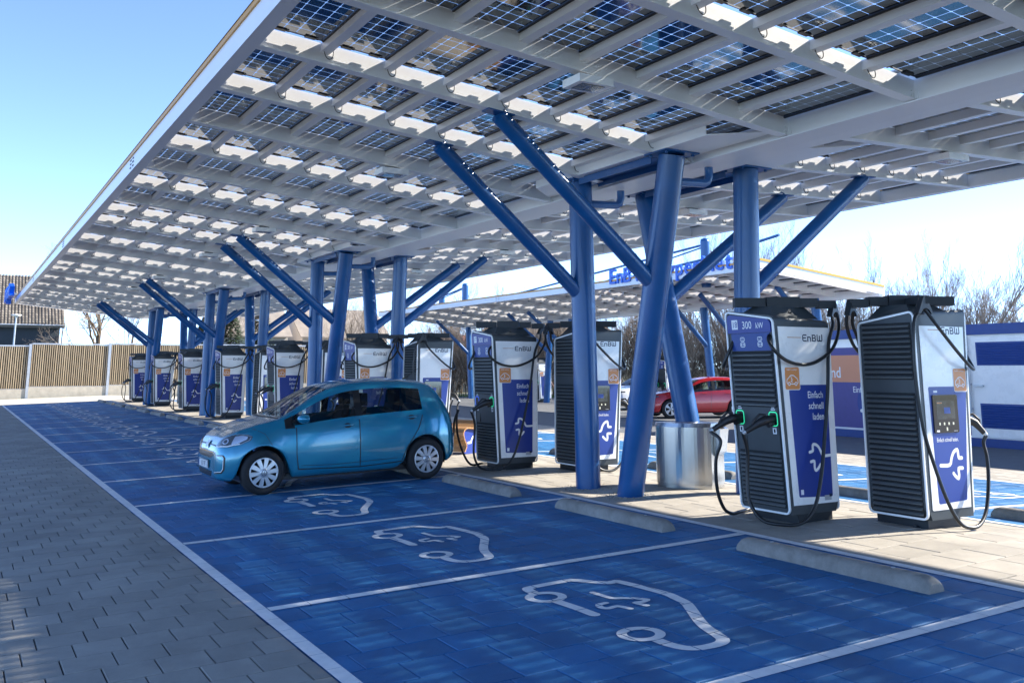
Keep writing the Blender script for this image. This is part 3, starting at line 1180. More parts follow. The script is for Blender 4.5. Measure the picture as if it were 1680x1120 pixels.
for (ya, za, yb, zb_, r) in ((22.2, 6.3, 41.4, 5.05, 0.045), (22.2, 6.22, 32.0, 5.0, 0.03), (22.2, 5.75, 34.5, 4.95, 0.05), (18.5, 6.2, 22.2, 5.75, 0.05), (41.6, 6.15, 52.0, 4.95, 0.045), (41.6, 6.1, 47.5, 5.3, 0.03), (44.5, 5.75, 54.0, 4.9, 0.05)):
    mb = MB()
    mb.cyl((XM, ya, za), (XM, yb, zb_), r, n=8)
    put('stay_rod', mb.mesh('stay_rod', [M_COLUMN]), can2, True)

# blue lettering standing on the edge of the second canopy
X0 = OX2 - 0.04
sgn = thing('letter_sign', 'raised blue EnBW HyperNetz lettering on the edge of the distant canopy', 'sign', (X0, 21.8, 4.98))
bpy.context.view_layer.update()
xx = 0.0
adv = []
for ch in 'EnBW HyperNetz':
    if ch == ' ':
        xx += 0.26
        continue
    tp = text_polys(ch, 0.80, bold=0.014)
    lo, hi = min(q.x for pl in tp for q in pl), max(q.x for pl in tp for q in pl)
    adv.append((tp, xx - lo))
    xx += hi - lo + 0.07
kx = 7.35 / xx
for tp, dx in adv:
    mb = MB()
    for pl in tp:
        f = [(X0, 25.5 - (q.x + dx) * kx, 4.98 + q.y) for q in pl]
        bk = [(X0 + 0.1, 25.5 - (q.x + dx) * kx, 4.98 + q.y) for q in pl]
        n = len(f)
        mb.add(f + bk, [tuple(range(n)), tuple(range(2 * n - 1, n - 1, -1))] + [(i, (i + 1) % n, n + (i + 1) % n, n + i) for i in range(n)])
    put('letter', mb.mesh('letter', [M_LETTER]), sgn, True)
sg2 = thing('letter_sign', 'blue raised lettering seen edge-on at the far corner of the near canopy', 'sign', (-0.3, 46, 4.95))
bpy.context.view_layer.update()
for tp, dx in adv:
    mb = MB()
    for pl in tp:
        f = [(-0.42, 48.3 - (q.x + dx) * kx * 0.75, 4.92 + q.y * 1.1) for q in pl]
        bk = [(-0.22, b[1], b[2]) for b in f]
        n = len(f)
        mb.add(f + bk, [tuple(range(n)), tuple(range(2 * n - 1, n - 1, -1))] + [(i, (i + 1) % n, n + (i + 1) % n, n + i) for i in range(n)])
    put('letter', mb.mesh('letter', [M_LETTER]), sg2, True)
mb = MB()
mb.box(-0.21, -0.13, 42.8, 48.4, 4.98, 5.03)
put('bracket', mb.mesh('bracket', [M_STEEL]), sg2, True)
# ------------------------------------------------------------------ charging pillars
_M = {}


def cached(key, fn):
    if key not in _M:
        _M[key] = fn()
    return _M[key]


def xf(z):
    return -0.344 - 0.06 * z          # leaning front


def ztop(y, front=True):
    return (2.135 if front else 2.10) + 0.118 * y


HW = 0.352


def m_body():
    bm = bmesh.new()
    v = [bm.verts.new(q) for q in ((-0.345, -HW, 0.095), (0.30, -HW, 0.095), (0.30, HW, 0.095), (-0.345, HW, 0.095),
                                   (xf(2.09), -HW, ztop(-HW)), (0.345, -HW, ztop(-HW, False)), (0.345, HW, ztop(HW, False)), (xf(2.17), HW, ztop(HW)),
                                   (0.345, -HW, 0.20), (0.345, HW, 0.20))]
    for f in ((3, 2, 1, 0), (4, 5, 6, 7), (0, 1, 8, 5, 4), (3, 7, 6, 9, 2), (1, 2, 9, 8), (8, 9, 6, 5), (0, 4, 7, 3)):
        bm.faces.new([v[i] for i in f])
    bmesh.ops.recalc_face_normals(bm, faces=bm.faces)
    ed = [e for e in bm.edges if all(abs(abs(q.co.y) - HW) < 1e-4 for q in e.verts) and e.verts[0].co.y * e.verts[1].co.y > 0]
    top = [e for e in ed if e.verts[0].co.z > 1.5 and e.verts[1].co.z > 1.5]
    bmesh.ops.bevel(bm, geom=top, offset=0.045, segments=4, affect='EDGES', profile=0.5)
    me = bpy.data.meshes.new('body')
    bm.to_mesh(me)
    bm.free()
    me.materials.append(M_ANTH)
    return me


def front_pt(y, z, out=0.0):
    return (xf(z) - out, y, z)


def m_frame(front):
    """white outline round the front or back face"""
    mb = MB()
    pr = []
    r = 0.06
    zt0, zt1 = (ztop(-HW, front) - 0.012, ztop(HW, front) - 0.012)
    for cy, cz, a in ((HW - r, 0.095 + r, -PI / 2), (HW - r, zt1 - r, 0), (-HW + r, zt0 - r, PI / 2), (-HW + r, 0.095 + r, PI)):
        for k in range(6):
            t = a + PI / 2 * k / 5
            pr.append((cy + r * math.cos(t), cz + r * math.sin(t)))
    n = len(pr)
    cy, cz = 0, 1.1
    w = 0.019
    inn = []
    for i in range(n):
        a, b, c = Vector(pr[i - 1]), Vector(pr[i]), Vector(pr[(i + 1) % n])
        t = (c - a).normalized()
        inn.append(b + Vector((-t.y, t.x)) * w)
    X = (lambda y, z, o: (xf(z) - o, y, z)) if front else (lambda y, z, o: (0.345 + o, y, z))
    o_ = 0.016
    A = [X(q[0], q[1], o_) for q in pr]
    B = [X(q[0], q[1], o_) for q in inn]
    C = [X(q[0], q[1], -0.004) for q in pr]
    D = [X(q[0], q[1], 0.001) for q in inn]
    fs = []
    for i in range(n):
        j = (i + 1) % n
        q = [(i, j, n + j, n + i), (2 * n + i, 2 * n + j, j, i), (n + i, n + j, 3 * n + j, 3 * n + i)]
        fs += q if front else [tuple(reversed(f)) for f in q]
    mb.add(A + B + C + D, fs)
    mb.f = [list(reversed(f)) for f in mb.f] if front else mb.f
    return mb.mesh('edge_frame', [M_WHITE])


def m_slat(front, w):
    mb = MB()
    h, d = (0.028, 0.024)
    if front:
        mb.add([(0, -w, 0), (0, w, 0), (-d, w, 0.006), (-d, -w, 0.006), (0, -w, h), (0, w, h), (-d, w, 0.014), (-d, -w, 0.014)],
               [(0, 1, 2, 3), (4, 7, 6, 5), (3, 2, 6, 7), (0, 3, 7, 4), (1, 5, 6, 2)])
    else:
        mb.add([(0, -w, 0), (0, w, 0), (d, w, 0.006), (d, -w, 0.006), (0, -w, h), (0, w, h), (d, w, 0.014), (d, -w, 0.014)],
               [(3, 2, 1, 0), (5, 6, 7, 4), (7, 6, 2, 3), (4, 7, 3, 0), (2, 6, 5, 1)])
    return mb.mesh('slat', [M_SLAT])


def slat_rows():
    fr = [0.165 + 0.0445 * k for k in range(12)] + [1.165 + 0.0515 * k for k in range(11)]
    bk = [0.13 + 0.0515 * k for k in range(23)] + [1.455 + 0.0515 * k for k in range(11)]
    return fr, bk


def m_slats_joined(front):
    mb = MB()
    rows = slat_rows()[0 if front else 1]
    s = MB()
    h, d, w = 0.030, 0.022, 0.29
    sg = -1 if front else 1
    for z in rows:
        x = (xf(z) + 0.0 if front else 0.346)
        mb.add([(x, -w, z), (x, w, z), (x + sg * d, w, z + .006), (x + sg * d, -w, z + .006), (x, -w, z + h), (x, w, z + h), (x + sg * d, w, z + .014), (x + sg * d, -w, z + .014)],
               [(0, 1, 2, 3), (4, 7, 6, 5), (3, 2, 6, 7), (0, 3, 7, 4), (1, 5, 6, 2)])
    return mb.mesh('slat', [M_SLAT])


def m_plinth():
    mb = MB()
    mb.box(-0.20, 0.30, -0.30, 0.30, -0.01, 0.097)
    mb.box(0.32, 0.34, 0.15, 0.19, 0.0, 0.03)
    return mb.mesh('plinth', [M_ANTH2])


def m_side(sy):
    mb = MB()
    pts = [(xf(0.185) + 0.045, 0.185), (0.326 - 0.045 * (sy > 0), 0.185), (0.338 - 0.045 * (sy > 0), 0.2), (0.338 - 0.045 * (sy > 0), 1.975), (0.330 - 0.045 * (sy > 0), 1.985), (xf(1.985) + 0.045, 1.985)]
    y0, y1 = sy * (HW + 0.0005), sy * (HW + 0.006)
    a = [(x, y1, z) for x, z in pts]
    b = [(x, y0, z) for x, z in pts]
    n = len(pts)
    fs = [tuple(range(n))] + [(n + i, n + (i + 1) % n, (i + 1) % n, i) for i in range(n)]
    if sy > 0:
        fs = [tuple(reversed(f)) for f in fs]
    mb.add(a + b, fs)
    return mb.mesh('side_panel', [M_WHITE])


YS = HW + 0.006


def side_plane(sy):
    """origin, ux, uy so that u runs to the right for somebody looking at that side"""
    return ((0, -YS, 0), (1, 0, 0), (0, 0, 1)) if sy < 0 else ((0, YS, 0), (-1, 0, 0), (0, 0, 1))


LOGO_ENBW = None


def logo_enbw():
    """rounded letter strokes, one unit high"""
    w = 0.17
    P = []

    def st(pts, dx):
        P.extend(shift(ribbon(pts, w), dx, 0))
    c = 0.12
    st([(0.72, 0.08), (0.22, 0.08), (0.10, 0.2), (0.10, 0.8), (0.22, 0.92), (0.72, 0.92)], 0)
    st([(0.20, 0.5), (0.62, 0.5)], 0)
    st([(0.08, 0.02), (0.08, 0.62), (0.48, 0.62), (0.60, 0.5), (0.60, 0.02)], 0.92)
    st([(0.06, 0.5), (0.44, 0.5)], 1.78)
    st([(0.06, 0.92), (0.50, 0.92), (0.60, 0.82), (0.60, 0.62), (0.52, 0.52)], 1.78)
    st([(0.52, 0.48), (0.64, 0.38), (0.64, 0.18), (0.54, 0.08), (0.06, 0.08)], 1.78)
    st([(0.08, 0.168), (0.08, 0.416)], 1.78)
    st([(0.08, 0.584), (0.08, 0.832)], 1.78)
    st([(0.08, 0.98), (0.08, 0.2), (0.2, 0.08), (0.40, 0.08), (0.50, 0.2), (0.50, 0.8)], 2.66)
    st([(0.54, 0.10), (0.84, 0.08), (0.94, 0.2), (0.94, 0.98)], 2.66)
    return P


def car_icon():
    """small car outline with a plug line, unit square-ish"""
    P = []
    P += ribbon([Vector((q.x, q.y)) for q in catmull([(0.06, 0.16, 0), (0.0, 0.22, 0), (0.02, 0.42, 0), (0.16, 0.52, 0), (0.32, 0.66, 0), (0.58, 0.68, 0), (0.80, 0.56, 0), (0.95, 0.44, 0), (1.0, 0.26, 0), (0.95, 0.16, 0)], 4)], 0.055)
    P += ribbon([(0.34, 0.14), (0.66, 0.14)], 0.055)
    P += ring2((0.20, 0.15), 0.07, 0.125, 16)
    P += ring2((0.80, 0.15), 0.07, 0.125, 16)
    P += ribbon([(0.36, 0.58), (0.46, 0.52), (0.40, 0.44), (0.52, 0.40)], 0.045)
    P += ribbon([(0.44, 0.36), (0.36, 0.30), (0.50, 0.27)], 0.045)
    return P


def m_decal_side(sy):
    """all flat print of one white side: materials 0 dark, 1 bronze, 2 orange, 3 blue, 4 white"""
    mb = MB()
    o, ux, uy = side_plane(sy)
    if sy < 0:
        flat(mb, shift(logo_enbw(), -0.067, 1.836, 0.0725) if 0 else [[Vector((q[0] * 0.0825 - 0.067, q[1] * 0.072 + 1.836)) for q in pl] for pl in logo_enbw()], o, ux, uy, 0.0008, 0)
        flat(mb, bar2(-0.288, -0.085, 1.871, 1.878), o, ux, uy, 0.0008, 1)
        flat(mb, [[Vector(q) for q in ((-0.305, 1.385), (-0.232, 0.268), (0.232, 0.248), (0.245, 0.262), (0.263, 1.372), (0.250, 1.385))][::1]][0:0], o, ux, uy, 0.0008, 3)
        mb_pts = [(-0.305, 1.385), (-0.232, 0.275), (-0.222, 0.262), (0.245, 0.245), (0.258, 0.258), (0.266, 1.372), (0.253, 1.385)]
        flat(mb, [[Vector(q) for q in mb_pts]], o, ux, uy, 0.0008, 3)
        tile = (-0.357, -0.136, 1.333, 1.571)
        for i, (t, z) in enumerate((('Einfach', 1.250), ('schnell', 1.138), ('laden', 1.027))):
            flat(mb, shift(text_polys(t, 0.098, 'RIGHT', 0.84, 0.008), 0.198, z), o, ux, uy, 0.0016, 4)
        X = lambda q: (5.605 - 5.668 + (q[0] - 755) * .00184, .952 - .17 - (q[1] - 345) * .001204)
        l1 = [X(q) for q in ((932, 446), (872, 448), (856, 425), (838, 378), (815, 352), (793, 350), (788, 372), (787, 402), (762, 412))]
        l2 = [X(q) for q in ((768, 492), (795, 490), (796, 545), (806, 566), (826, 548), (842, 520))]
        flat(mb, ribbon([(q.x, q.y) for q in catmull([(a, b, 0) for a, b in l1], 3)], 0.030), o, ux, uy, 0.0016, 4)
        flat(mb, ribbon([(q.x, q.y) for q in catmull([(a, b, 0) for a, b in l2], 3)], 0.030), o, ux, uy, 0.0016, 4)
        flat(mb, bar2(-0.205, -0.165, 0.285, 0.335), o, ux, uy, 0.0016, 4)
        flat(mb, bar2(0.135, 0.235, 0.212, 0.262), o, ux, uy, 0.0019, 5)
        flat(mb, bar2(0.205, 0.245, 0.245, 0.275), o, ux, uy, 0.0021, 0)
    else:
        flat(mb, [[Vector((q[0] * 0.0825 + 0.050, q[1] * 0.072 + 1.908)) for q in pl] for pl in logo_enbw()], o, ux, uy, 0.0008, 0)
        flat(mb, bar2(-0.16, 0.03, 1.943, 1.950), o, ux, uy, 0.0008, 1)
        mb_pts = [(-0.225, 1.362), (-0.190, 0.255), (-0.175, 0.240), (0.245, 0.256), (0.258, 0.270), (0.385, 1.362), (0.372, 1.376), (-0.21, 1.376)]
        flat(mb, [[Vector(q) for q in mb_pts]], o, ux, uy, 0.0008, 3)
        tile = (0.185, 0.400, 1.322, 1.562)
        flat(mb, shift(text_polys('Einfach schnell laden.', 0.056, 'CENTER', 0.72, 0.006), 0.02, 0.835), o, ux, uy, 0.0016, 4)
        X = lambda q: (6.654 - 6.56 + (q[0] - 422) * .00359 - 0.06, 1.469 - .17 - (q[1] - 465) * .002217)
        l1 = [X(q) for q in ((378, 777), (418, 777), (428, 748), (440, 722), (456, 713), (459, 735), (461, 749), (474, 750))]
        l2 = [X(q) for q in ((474, 795), (456, 796), (456, 822), (452, 838), (440, 828), (432, 815))]
        flat(mb, ribbon([(q.x, q.y) for q in catmull([(a, b, 0) for a, b in l1], 3)], 0.036), o, ux, uy, 0.0016, 4)
        flat(mb, ribbon([(q.x, q.y) for q in catmull([(a, b, 0) for a, b in l2], 3)], 0.036), o, ux, uy, 0.0016, 4)
        flat(mb, bar2(-0.15, -0.09, 1.318, 1.338), o, ux, uy, 0.0016, 4)
    x0, x1, z0, z1 = tile
    flat(mb, [rrect(x0, x1, z0, z1, 0.022)], o, ux, uy, 0.0022, 4)
    flat(mb, [rrect(x0 + .007, x1 - .007, z0 + .007, z1 - .007, 0.017)], o, ux, uy, 0.0030, 2)
    flat(mb, shift(car_icon(), x0 + 0.03, z0 + 0.04, (x1 - x0) - 0.06), o, ux, uy, 0.0037, 4)
    flat(mb, shift(text_polys('EnBW mobility+', 0.024, 'CENTER', 0.95, 0.004), (x0 + x1) / 2, z1 - 0.037), o, ux, uy, 0.0037, 4)
    return mb.mesh('printed_graphics', [M_TXTD, M_TXTO, M_TILE, M_DBLUE, M_TXTW, M_GALV])


def m_display():
    mb = MB()
    o, ux, uy = side_plane(1)
    cx = 0.012
    x0, x1, z0, z1 = cx - 0.195, cx + 0.195, 0.92, 1.295
    pts = rrect(x0, x1, z0, z1, 0.018)
    n = len(pts)
    O, U, V = Vector(o), Vector(ux), Vector(uy)
    N = U.cross(V)
    a = [O + U * q.x + V * q.y + N * 0.012 for q in pts]
    b = [O + U * q.x + V * q.y - N * 0.001 for q in pts]
    mb.add(a + b, [tuple(range(n))] + [(n + i, n + (i + 1) % n, (i + 1) % n, i) for i in range(n)], 0)
    flat(mb, bar2(x0 + 0.05, x1 - 0.05, z0 + 0.135, z1 - 0.06), o, ux, uy, 0.0128, 1)
    for k in range(4):
        xx = x0 + 0.085 + 0.072 * k
        flat(mb, bar2(xx - 0.011, xx + 0.011, z0 + 0.078, z0 + 0.104), o, ux, uy, 0.0128, 2)
    flat(mb, bar2(cx - 0.010, cx + 0.012, z0 + 0.022, z0 + 0.055), o, ux, uy, 0.0128, 2)
    flat(mb, bar2(x0 + 0.03, x0 + 0.075, z0 + 0.012, z0 + 0.03), o, ux, uy, 0.0128, 3)
    flat(mb, bar2(x1 - 0.09, x1 - 0.03, z0 + 0.016, z0 + 0.019), o, ux, uy, 0.0128, 3)
    flat(mb, bar2(x0 + 0.06, x0 + 0.14, z1 - 0.085, z1 - 0.075), o, ux, uy, 0.0132, 4)
    flat(mb, bar2(cx - 0.03, cx + 0.07, z0 + 0.19, z0 + 0.25), o, ux, uy, 0.0132, 5)
    return mb.mesh('display', [M_SCREEN, M_SCRIMG, M_KEY, M_TXTW, M_TILE, M_DBLUE])


def m_header(num):
    """blue number sign over the sockets and the recessed icon field under it"""
    mb = MB()
    a, b, c, d = (-0.315, 1.93), (0.318, 1.93), (0.318, 2.125), (-0.315, 2.055)
    pr = [(-0.318, 1.928), (0.318, 1.928), (0.318, ztop(0.318) - 0.085), (0.30, ztop(0.30) - 0.052), (0.27, ztop(0.27) - 0.040), (-0.27, ztop(-0.27) - 0.040), (-0.30, ztop(-0.30) - 0.05), (-0.318, ztop(-0.318) - 0.083)]
    fr = [front_pt(y, z, 0.022) for y, z in pr]
    bk = [front_pt(y, z, -0.001) for y, z in pr]
    n = len(pr)
    mb.add(fr + bk, [tuple(range(n - 1, -1, -1))] + [(i, (i + 1) % n, n + (i + 1) % n, n + i) for i in range(n)], 0)
    pr = [(-0.285, 1.738), (0.285, 1.738), (0.285, 1.926), (-0.285, 1.926)]
    mb.poly([front_pt(y, z, 0.003) for y, z in reversed(pr)], 1)
    # text plane: viewer at -x sees +y on the left
    L = Vector((-0.06, 0, 1)).normalized()
    o = Vector(front_pt(0, 0, 0.0232))
    ux, uy = Vector((0, -1, 0)), Vector((-0.06, 0, 1))
    flat(mb, bar2(-0.245, -0.155, 1.968, 2.070), o, ux, uy, 0.0, 2)
    flat(mb, shift(text_polys(str(num), 0.092, 'CENTER', 0.85, 0.004), -0.200, 1.988), o, ux, uy, 0.0012, 0)
    flat(mb, shift(text_polys('300', 0.112, 'LEFT', 0.86, 0.006), -0.092, 1.972), o, ux, uy, 0.0, 2)
    flat(mb, shift(text_polys('kW', 0.086, 'LEFT', 0.86, 0.006), 0.108, 1.972), o, ux, uy, 0.0, 2)
    o = Vector(front_pt(0, 0, 0.0044))
    for yy in (-0.12, 0.135):
        flat(mb, rframe(yy - 0.035, yy + 0.035, 1.838, 1.885, 0.02, 0.007), o, ux, uy, 0, 2)
        for k in range(5):
            t = 2 * PI * k / 5 + 0.3
            flat(mb, [[Vector((yy + 0.016 * math.cos(t) + 0.005 * math.cos(s), 1.861 + 0.012 * math.sin(t) + 0.005 * math.sin(s))) for s in [2 * PI * j / 6 for j in range(6)]]], o, ux, uy, 0, 2)
        flat(mb, rframe(yy - 0.037, yy + 0.037, 1.777, 1.833, 0.022, 0.008), o, ux, uy, 0, 2)
        for s in (-1, 1):
            flat(mb, ring2((yy + s * 0.016, 1.805), 0.003, 0.011, 10), o, ux, uy, 0, 2)
    return mb.mesh('number_sign', [M_DBLUE, M_CBLUE, M_TXTW])


SOCK = (-0.235, 0.245)


def m_socket(k):
    """lit outline of a socket, its dark cavity and the labels round it"""
    mb = MB()
    y = SOCK[k]
    ux, uy = Vector((0, -1, 0)), Vector((-0.06, 0, 1))
    o = Vector(front_pt(y, 0, 0.012))
    pts = rframe(-0.062, 0.062, 0.965, 1.115, 0.035, 0.011)
    m = []
    flat(mb, [rrect(-0.050, 0.050, 0.977, 1.103, 0.028)], o, ux, uy, -0.004, 1)
    flat(mb, pts, o, ux, uy, 0.002, 0)
    flat(mb, bar2(-0.030, 0.030, 1.128, 1.138), o, ux, uy, -0.0045, 2)
    flat(mb, bar2(-0.022, 0.022, 1.149, 1.156), o, ux, uy, -0.0045, 2)
    flat(mb, bar2(-0.026, 0.026, 0.888, 0.950), o, ux, uy, -0.0045, 2)
    flat(mb, bar2(-0.012, 0.012, 0.900, 0.938), o, ux, uy, -0.0035, 1)
    return mb


def m_gap_shade():  # dark sheets added behind the louvres, shading the gaps by colour
    mb = MB()
    w = 0.296
    for z0, z1 in ((0.155, 0.705), (1.155, 1.735)):
        mb.poly([front_pt(w, z0, 0.0015), front_pt(w, z1, 0.0015), front_pt(-w, z1, 0.0015), front_pt(-w, z0, 0.0015)])
    for z0, z1 in ((0.12, 1.315), (1.445, 2.02)):
        mb.poly([(0.3465, -w, z0), (0.3465, w, z0), (0.3465, w, z1), (0.3465, -w, z1)])
    return mb.mesh('louvre_gap_shade', [M_GAPSHADE])


def m_recess():
    mb = MB()
    o = 0.006
    mb.poly([front_pt(0.30, 0.715, o), front_pt(0.30, 1.15, o), front_pt(-0.30, 1.15, o), front_pt(-0.30, 0.715, o)], 0)
    mb.box(xf(0.8) - 0.012, xf(0.8), 0.17, 0.185, 0.72, 0.86, 1)
    return mb.mesh('socket_field', [M_ANTH, M_JBOX])


def gun(k, out=(-0.20, 0.10, -0.10)):
    """charging connector plugged into socket k"""
    mb = MB()
    y, z = SOCK[k], 1.045
    p0 = Vector(front_pt(y, z, 0.0))
    p1 = p0 + Vector((-0.085, 0.012, -0.012))
    mb.cyl(p0, p1, 0.040, 0.043, 14, 0)
    mb.cyl(p0 + Vector((-0.02, 0, -0.045)), p1 + Vector((0, 0, -0.045)), 0.030, 0.034, 12, 0)
    p2 = p1 + Vector((-0.075, 0.05, -0.035))
    p3 = p2 + Vector(out)
    mb.tube([p1 + Vector((0.01, 0, 0)), p1 + Vector((-0.03, 0.01, -0.006)), p2, p2 + (p3 - p2) * 0.5, p3], [0.043, 0.046, 0.040, 0.030, 0.027], 12, 0)
    # loop of the grip
    mb.tube([p1 + Vector((-0.02, 0.0, 0.045)), p1 + Vector((-0.075, 0.03, 0.055)), p2 + Vector((-0.04, 0.02, 0.035)), p2 + (p3 - p2) * 0.45 + Vector((-0.015, 0, 0.02))], 0.013, 8, 0)
    mb.tube([p3, p3 + (p3 - p2) * 0.22], [0.023, 0.02], 10, 1)
    return mb.mesh('connector', [M_JBOX, M_GALV]), p3 + (p3 - p2) * 0.2


def m_cap():
    mb = MB()
    # dark dome carrying the swivel arms
    z0, z1 = 2.08, 2.215
    mb.hexa([(-0.36, -0.20, z0), (0.30, -0.26, z0), (0.30, 0.26, z0 + .05), (-0.36, 0.26, z0 + .05), (-0.26, -0.13, z1), (0.20, -0.16, z1), (0.20, 0.16, z1), (-0.26, 0.16, z1)])
    mb.cyl((-0.05, -0.19, 2.13), (-0.05, -0.165, 2.135), 0.022, n=12, mi=1)
    return mb.mesh('cap', [M_ANTH, M_JBOX])


def m_arm(k):
    mb = MB()
    if k == 0:
        a = Matrix.Translation((0.03, -0.05, 0)) @ Matrix.Rotation(math.atan2(-0.54, 0.92), 4, 'Z')
        mb.box(-0.22, 0.14, -0.085, 0.085, 2.205, 2.322, 0, a)
        mb.box(-0.56, -0.226, -0.062, 0.062, 2.216, 2.312, 0, a)
        mb.box(0.146, 0.34, -0.066, 0.066, 2.212, 2.308, 0, a)
        mb.box(0.346, 0.545, -0.052, 0.052, 2.198, 2.284, 0, a)
    else:
        a = Matrix.Rotation(math.atan2(0.42, 0.26), 4, 'Z')
        mb.box(0.11, 0.50, -0.045, 0.045, 2.205, 2.285, 0, a)
    return mb.mesh('swivel_arm', [M_ANTH2])


def saddle(q, d):
    """cable saddle hanging under the end of an arm; d: run of the cable"""
    mb = MB()
    q = Vector(q)
    d = Vector(d).normalized()
    s = d.cross(Vector((0, 0, 1))).normalized() * 0.03
    up = Vector((0, 0, 1))
    prof = [(0.02, 0.10), (0.12, -0.07), (0.09, -0.075), (0.05, -0.03), (0.0, -0.015), (-0.05, -0.03), (-0.09, -0.075), (-0.12, -0.07), (-0.02, 0.10)]
    a = [q + d * u + up * v + s for u, v in prof]
    b = [q + d * u + up * v - s for u, v in prof]
    n = len(prof)
    # split into convex halves
    for h in ((0, 1, 2, 3), (0, 3, 4), (0, 4, 8), (8, 4, 5), (8, 5, 6, 7)):
        mb.poly([a[i] for i in h])
        mb.poly([b[i] for i in reversed(h)])
    for i in range(n):
        j = (i + 1) % n
        mb.poly([a[j], a[i], b[i], b[j]])
    return mb.mesh('cable_saddle', [M_ANTH2])


CAB_A = [(-0.40, -0.262, 1.93), (-0.50, -0.30, 1.86), (-0.56, -0.42, 1.75), (-0.408, -0.445, 1.635), (-0.17, -0.445, 1.593), (0.06, -0.435, 1.630), (0.33, -0.405, 1.76), (0.50, -0.36, 1.96), (0.54, -0.32, 2.13), (0.49, -0.31, 2.185),
         (0.45, -0.32, 2.13), (0.40, -0.37, 2.02), (0.28, -0.40, 1.80), (0.17, -0.45, 1.328), (0.04, -0.485, 0.837), (-0.09, -0.525, 0.456), (-0.23, -0.545, 0.18), (-0.40, -0.52, 0.045), (-0.56, -0.38, 0.03), (-0.62, -0.20, 0.06), (-0.64, -0.07, 0.22), (-0.62, -0.03, 0.45), (-0.62, -0.05, 0.70)]
CAB_B = [(-0.40, 0.262, 1.93), (-0.50, 0.30, 1.72), (-0.52, 0.35, 1.60), (-0.46, 0.41, 1.55), (-0.30, 0.45, 1.62), (-0.12, 0.46, 1.75), (0.121, 0.46, 1.962), (0.22, 0.41, 2.12), (0.26, 0.40, 2.165),
         (0.32, 0.40, 2.12), (0.41, 0.40, 2.04), (0.455, 0.40, 1.789), (0.46, 0.40, 1.459), (0.43, 0.42, 0.989), (0.35, 0.45, 0.639), (0.267, 0.51, 0.289), (0.15, 0.54, 0.09)]
TAIL_B1 = [(-0.08, 0.52, 0.035), (-0.30, 0.44, 0.03), (-0.46, 0.39, 0.03), (-0.60, 0.36, 0.10), (-0.70, 0.34, 0.30), (-0.73, 0.31, 0.60), (-0.70, 0.26, 0.80)]
TAIL_B2 = [(0.0, 0.55, 0.035), (-0.16, 0.54, 0.05), (-0.34, 0.50, 0.17), (-0.49, 0.45, 0.43), (-0.56, 0.41, 0.66), (-0.60, 0.36, 0.80)]


def m_cable(pts, key):
    mb = MB()
    mb.tube(catmull([(a, b, max(c, 0.024)) for a, b, c in pts], 6), 0.0185, 8)
    return mb.mesh('charging_cable', [M_CABLE])


def pillar(x, y, rz, num, label, detail=True, tail=1, sockets=(0, 1), led='gg', g=None, group='charging pillars on the island'):
    z = gz(x) if g is None else g
    t = thing('charging_pillar', label, 'charging pillar', (x, y, z), rz, group)
    put('plinth', cached('plinth', m_plinth), t)
    b = put('body', cached('body', m_body), t)
    for fr in (True, False):
        put('edge_frame', cached(('frame', fr), lambda: m_frame(fr)), t)
    for sy in (-1, 1):
        s = put('side_panel', cached(('side', sy), lambda: m_side(sy)), t)
        put('printed_graphics', cached(('decal', sy), lambda: m_decal_side(sy)), s)
    put('display', cached('display', m_display), t)
    put('number_sign', cached(('sign', num), lambda: m_header(num)), t)
    put('socket_field', cached('recess', m_recess), t)
    put('louvre_gap_shade', cached('gap_shade', m_gap_shade), t)
    fr, bk = slat_rows()
    if detail:
        sf, sb = cached('slatf', lambda: m_slat(True, 0.29)), cached('slatb', lambda: m_slat(False, 0.29))
        for q in fr:
            put('slat', sf, b, False, Matrix.Translation((xf(q), 0, q)))
        for q in bk:
            put('slat', sb, b, False, Matrix.Translation((0.346, 0, q)))
    else:
        for f in (True, False):
            o = put('slat', cached(('slats', f), lambda: m_slats_joined(f)), b)
            o['kind'] = 'stuff'
    for k in (0, 1):
        mt = M_GREEN if led[k] == 'g' else M_BLUELED
        put('socket', cached(('socket', k, led[k]), lambda: m_socket(k).mesh('socket', [mt, M_JBOX, M_TXTW])), t)
    put('cap', cached('cap', m_cap), t)
    for k in (0, 1):
        put('swivel_arm', cached(('arm', k), lambda: m_arm(k)), t)
    put('cable_saddle', cached('sad0', lambda: saddle((0.49, -0.31, 2.18), (0.86, 0.3, 0))), t)
    put('cable_saddle', cached('sad1', lambda: saddle((0.26, 0.40, 2.175), (1, 0, 0))), t)
    for k in (0, 1):
        outv = (-0.115, 0.075, -0.085) if k == 0 else ((-0.12, 0.08, -0.09) if tail == 1 else (-0.05, 0.06, -0.10))
        if k in sockets:
            gm, end = cached(('gun', k, tail), lambda: gun(k, outv))
            put('connector', gm, t)
            pts = (CAB_A if k == 0 else CAB_B + (TAIL_B1 if tail == 1 else TAIL_B2)) + [tuple(end)]
            put('charging_cable', cached(('cable', k, tail), lambda: m_cable(pts, k)), t)
        else:
            pts = CAB_B[:-3] + [(0.40, 0.45, 0.60)]
            put('charging_cable', cached(('cableup', k), lambda: m_cable(CAB_B[:-2] + [(0.2, 0.50, 0.28), (0.05, 0.53, 0.06), (-0.2, 0.5, 0.03), (-0.42, 0.45, 0.03), (-0.55, 0.46, 0.2), (-0.66, 0.46, 0.5), (-0.70, 0.42, 0.78), (-0.69, 0.38, 0.9)], k)), t)
    return t


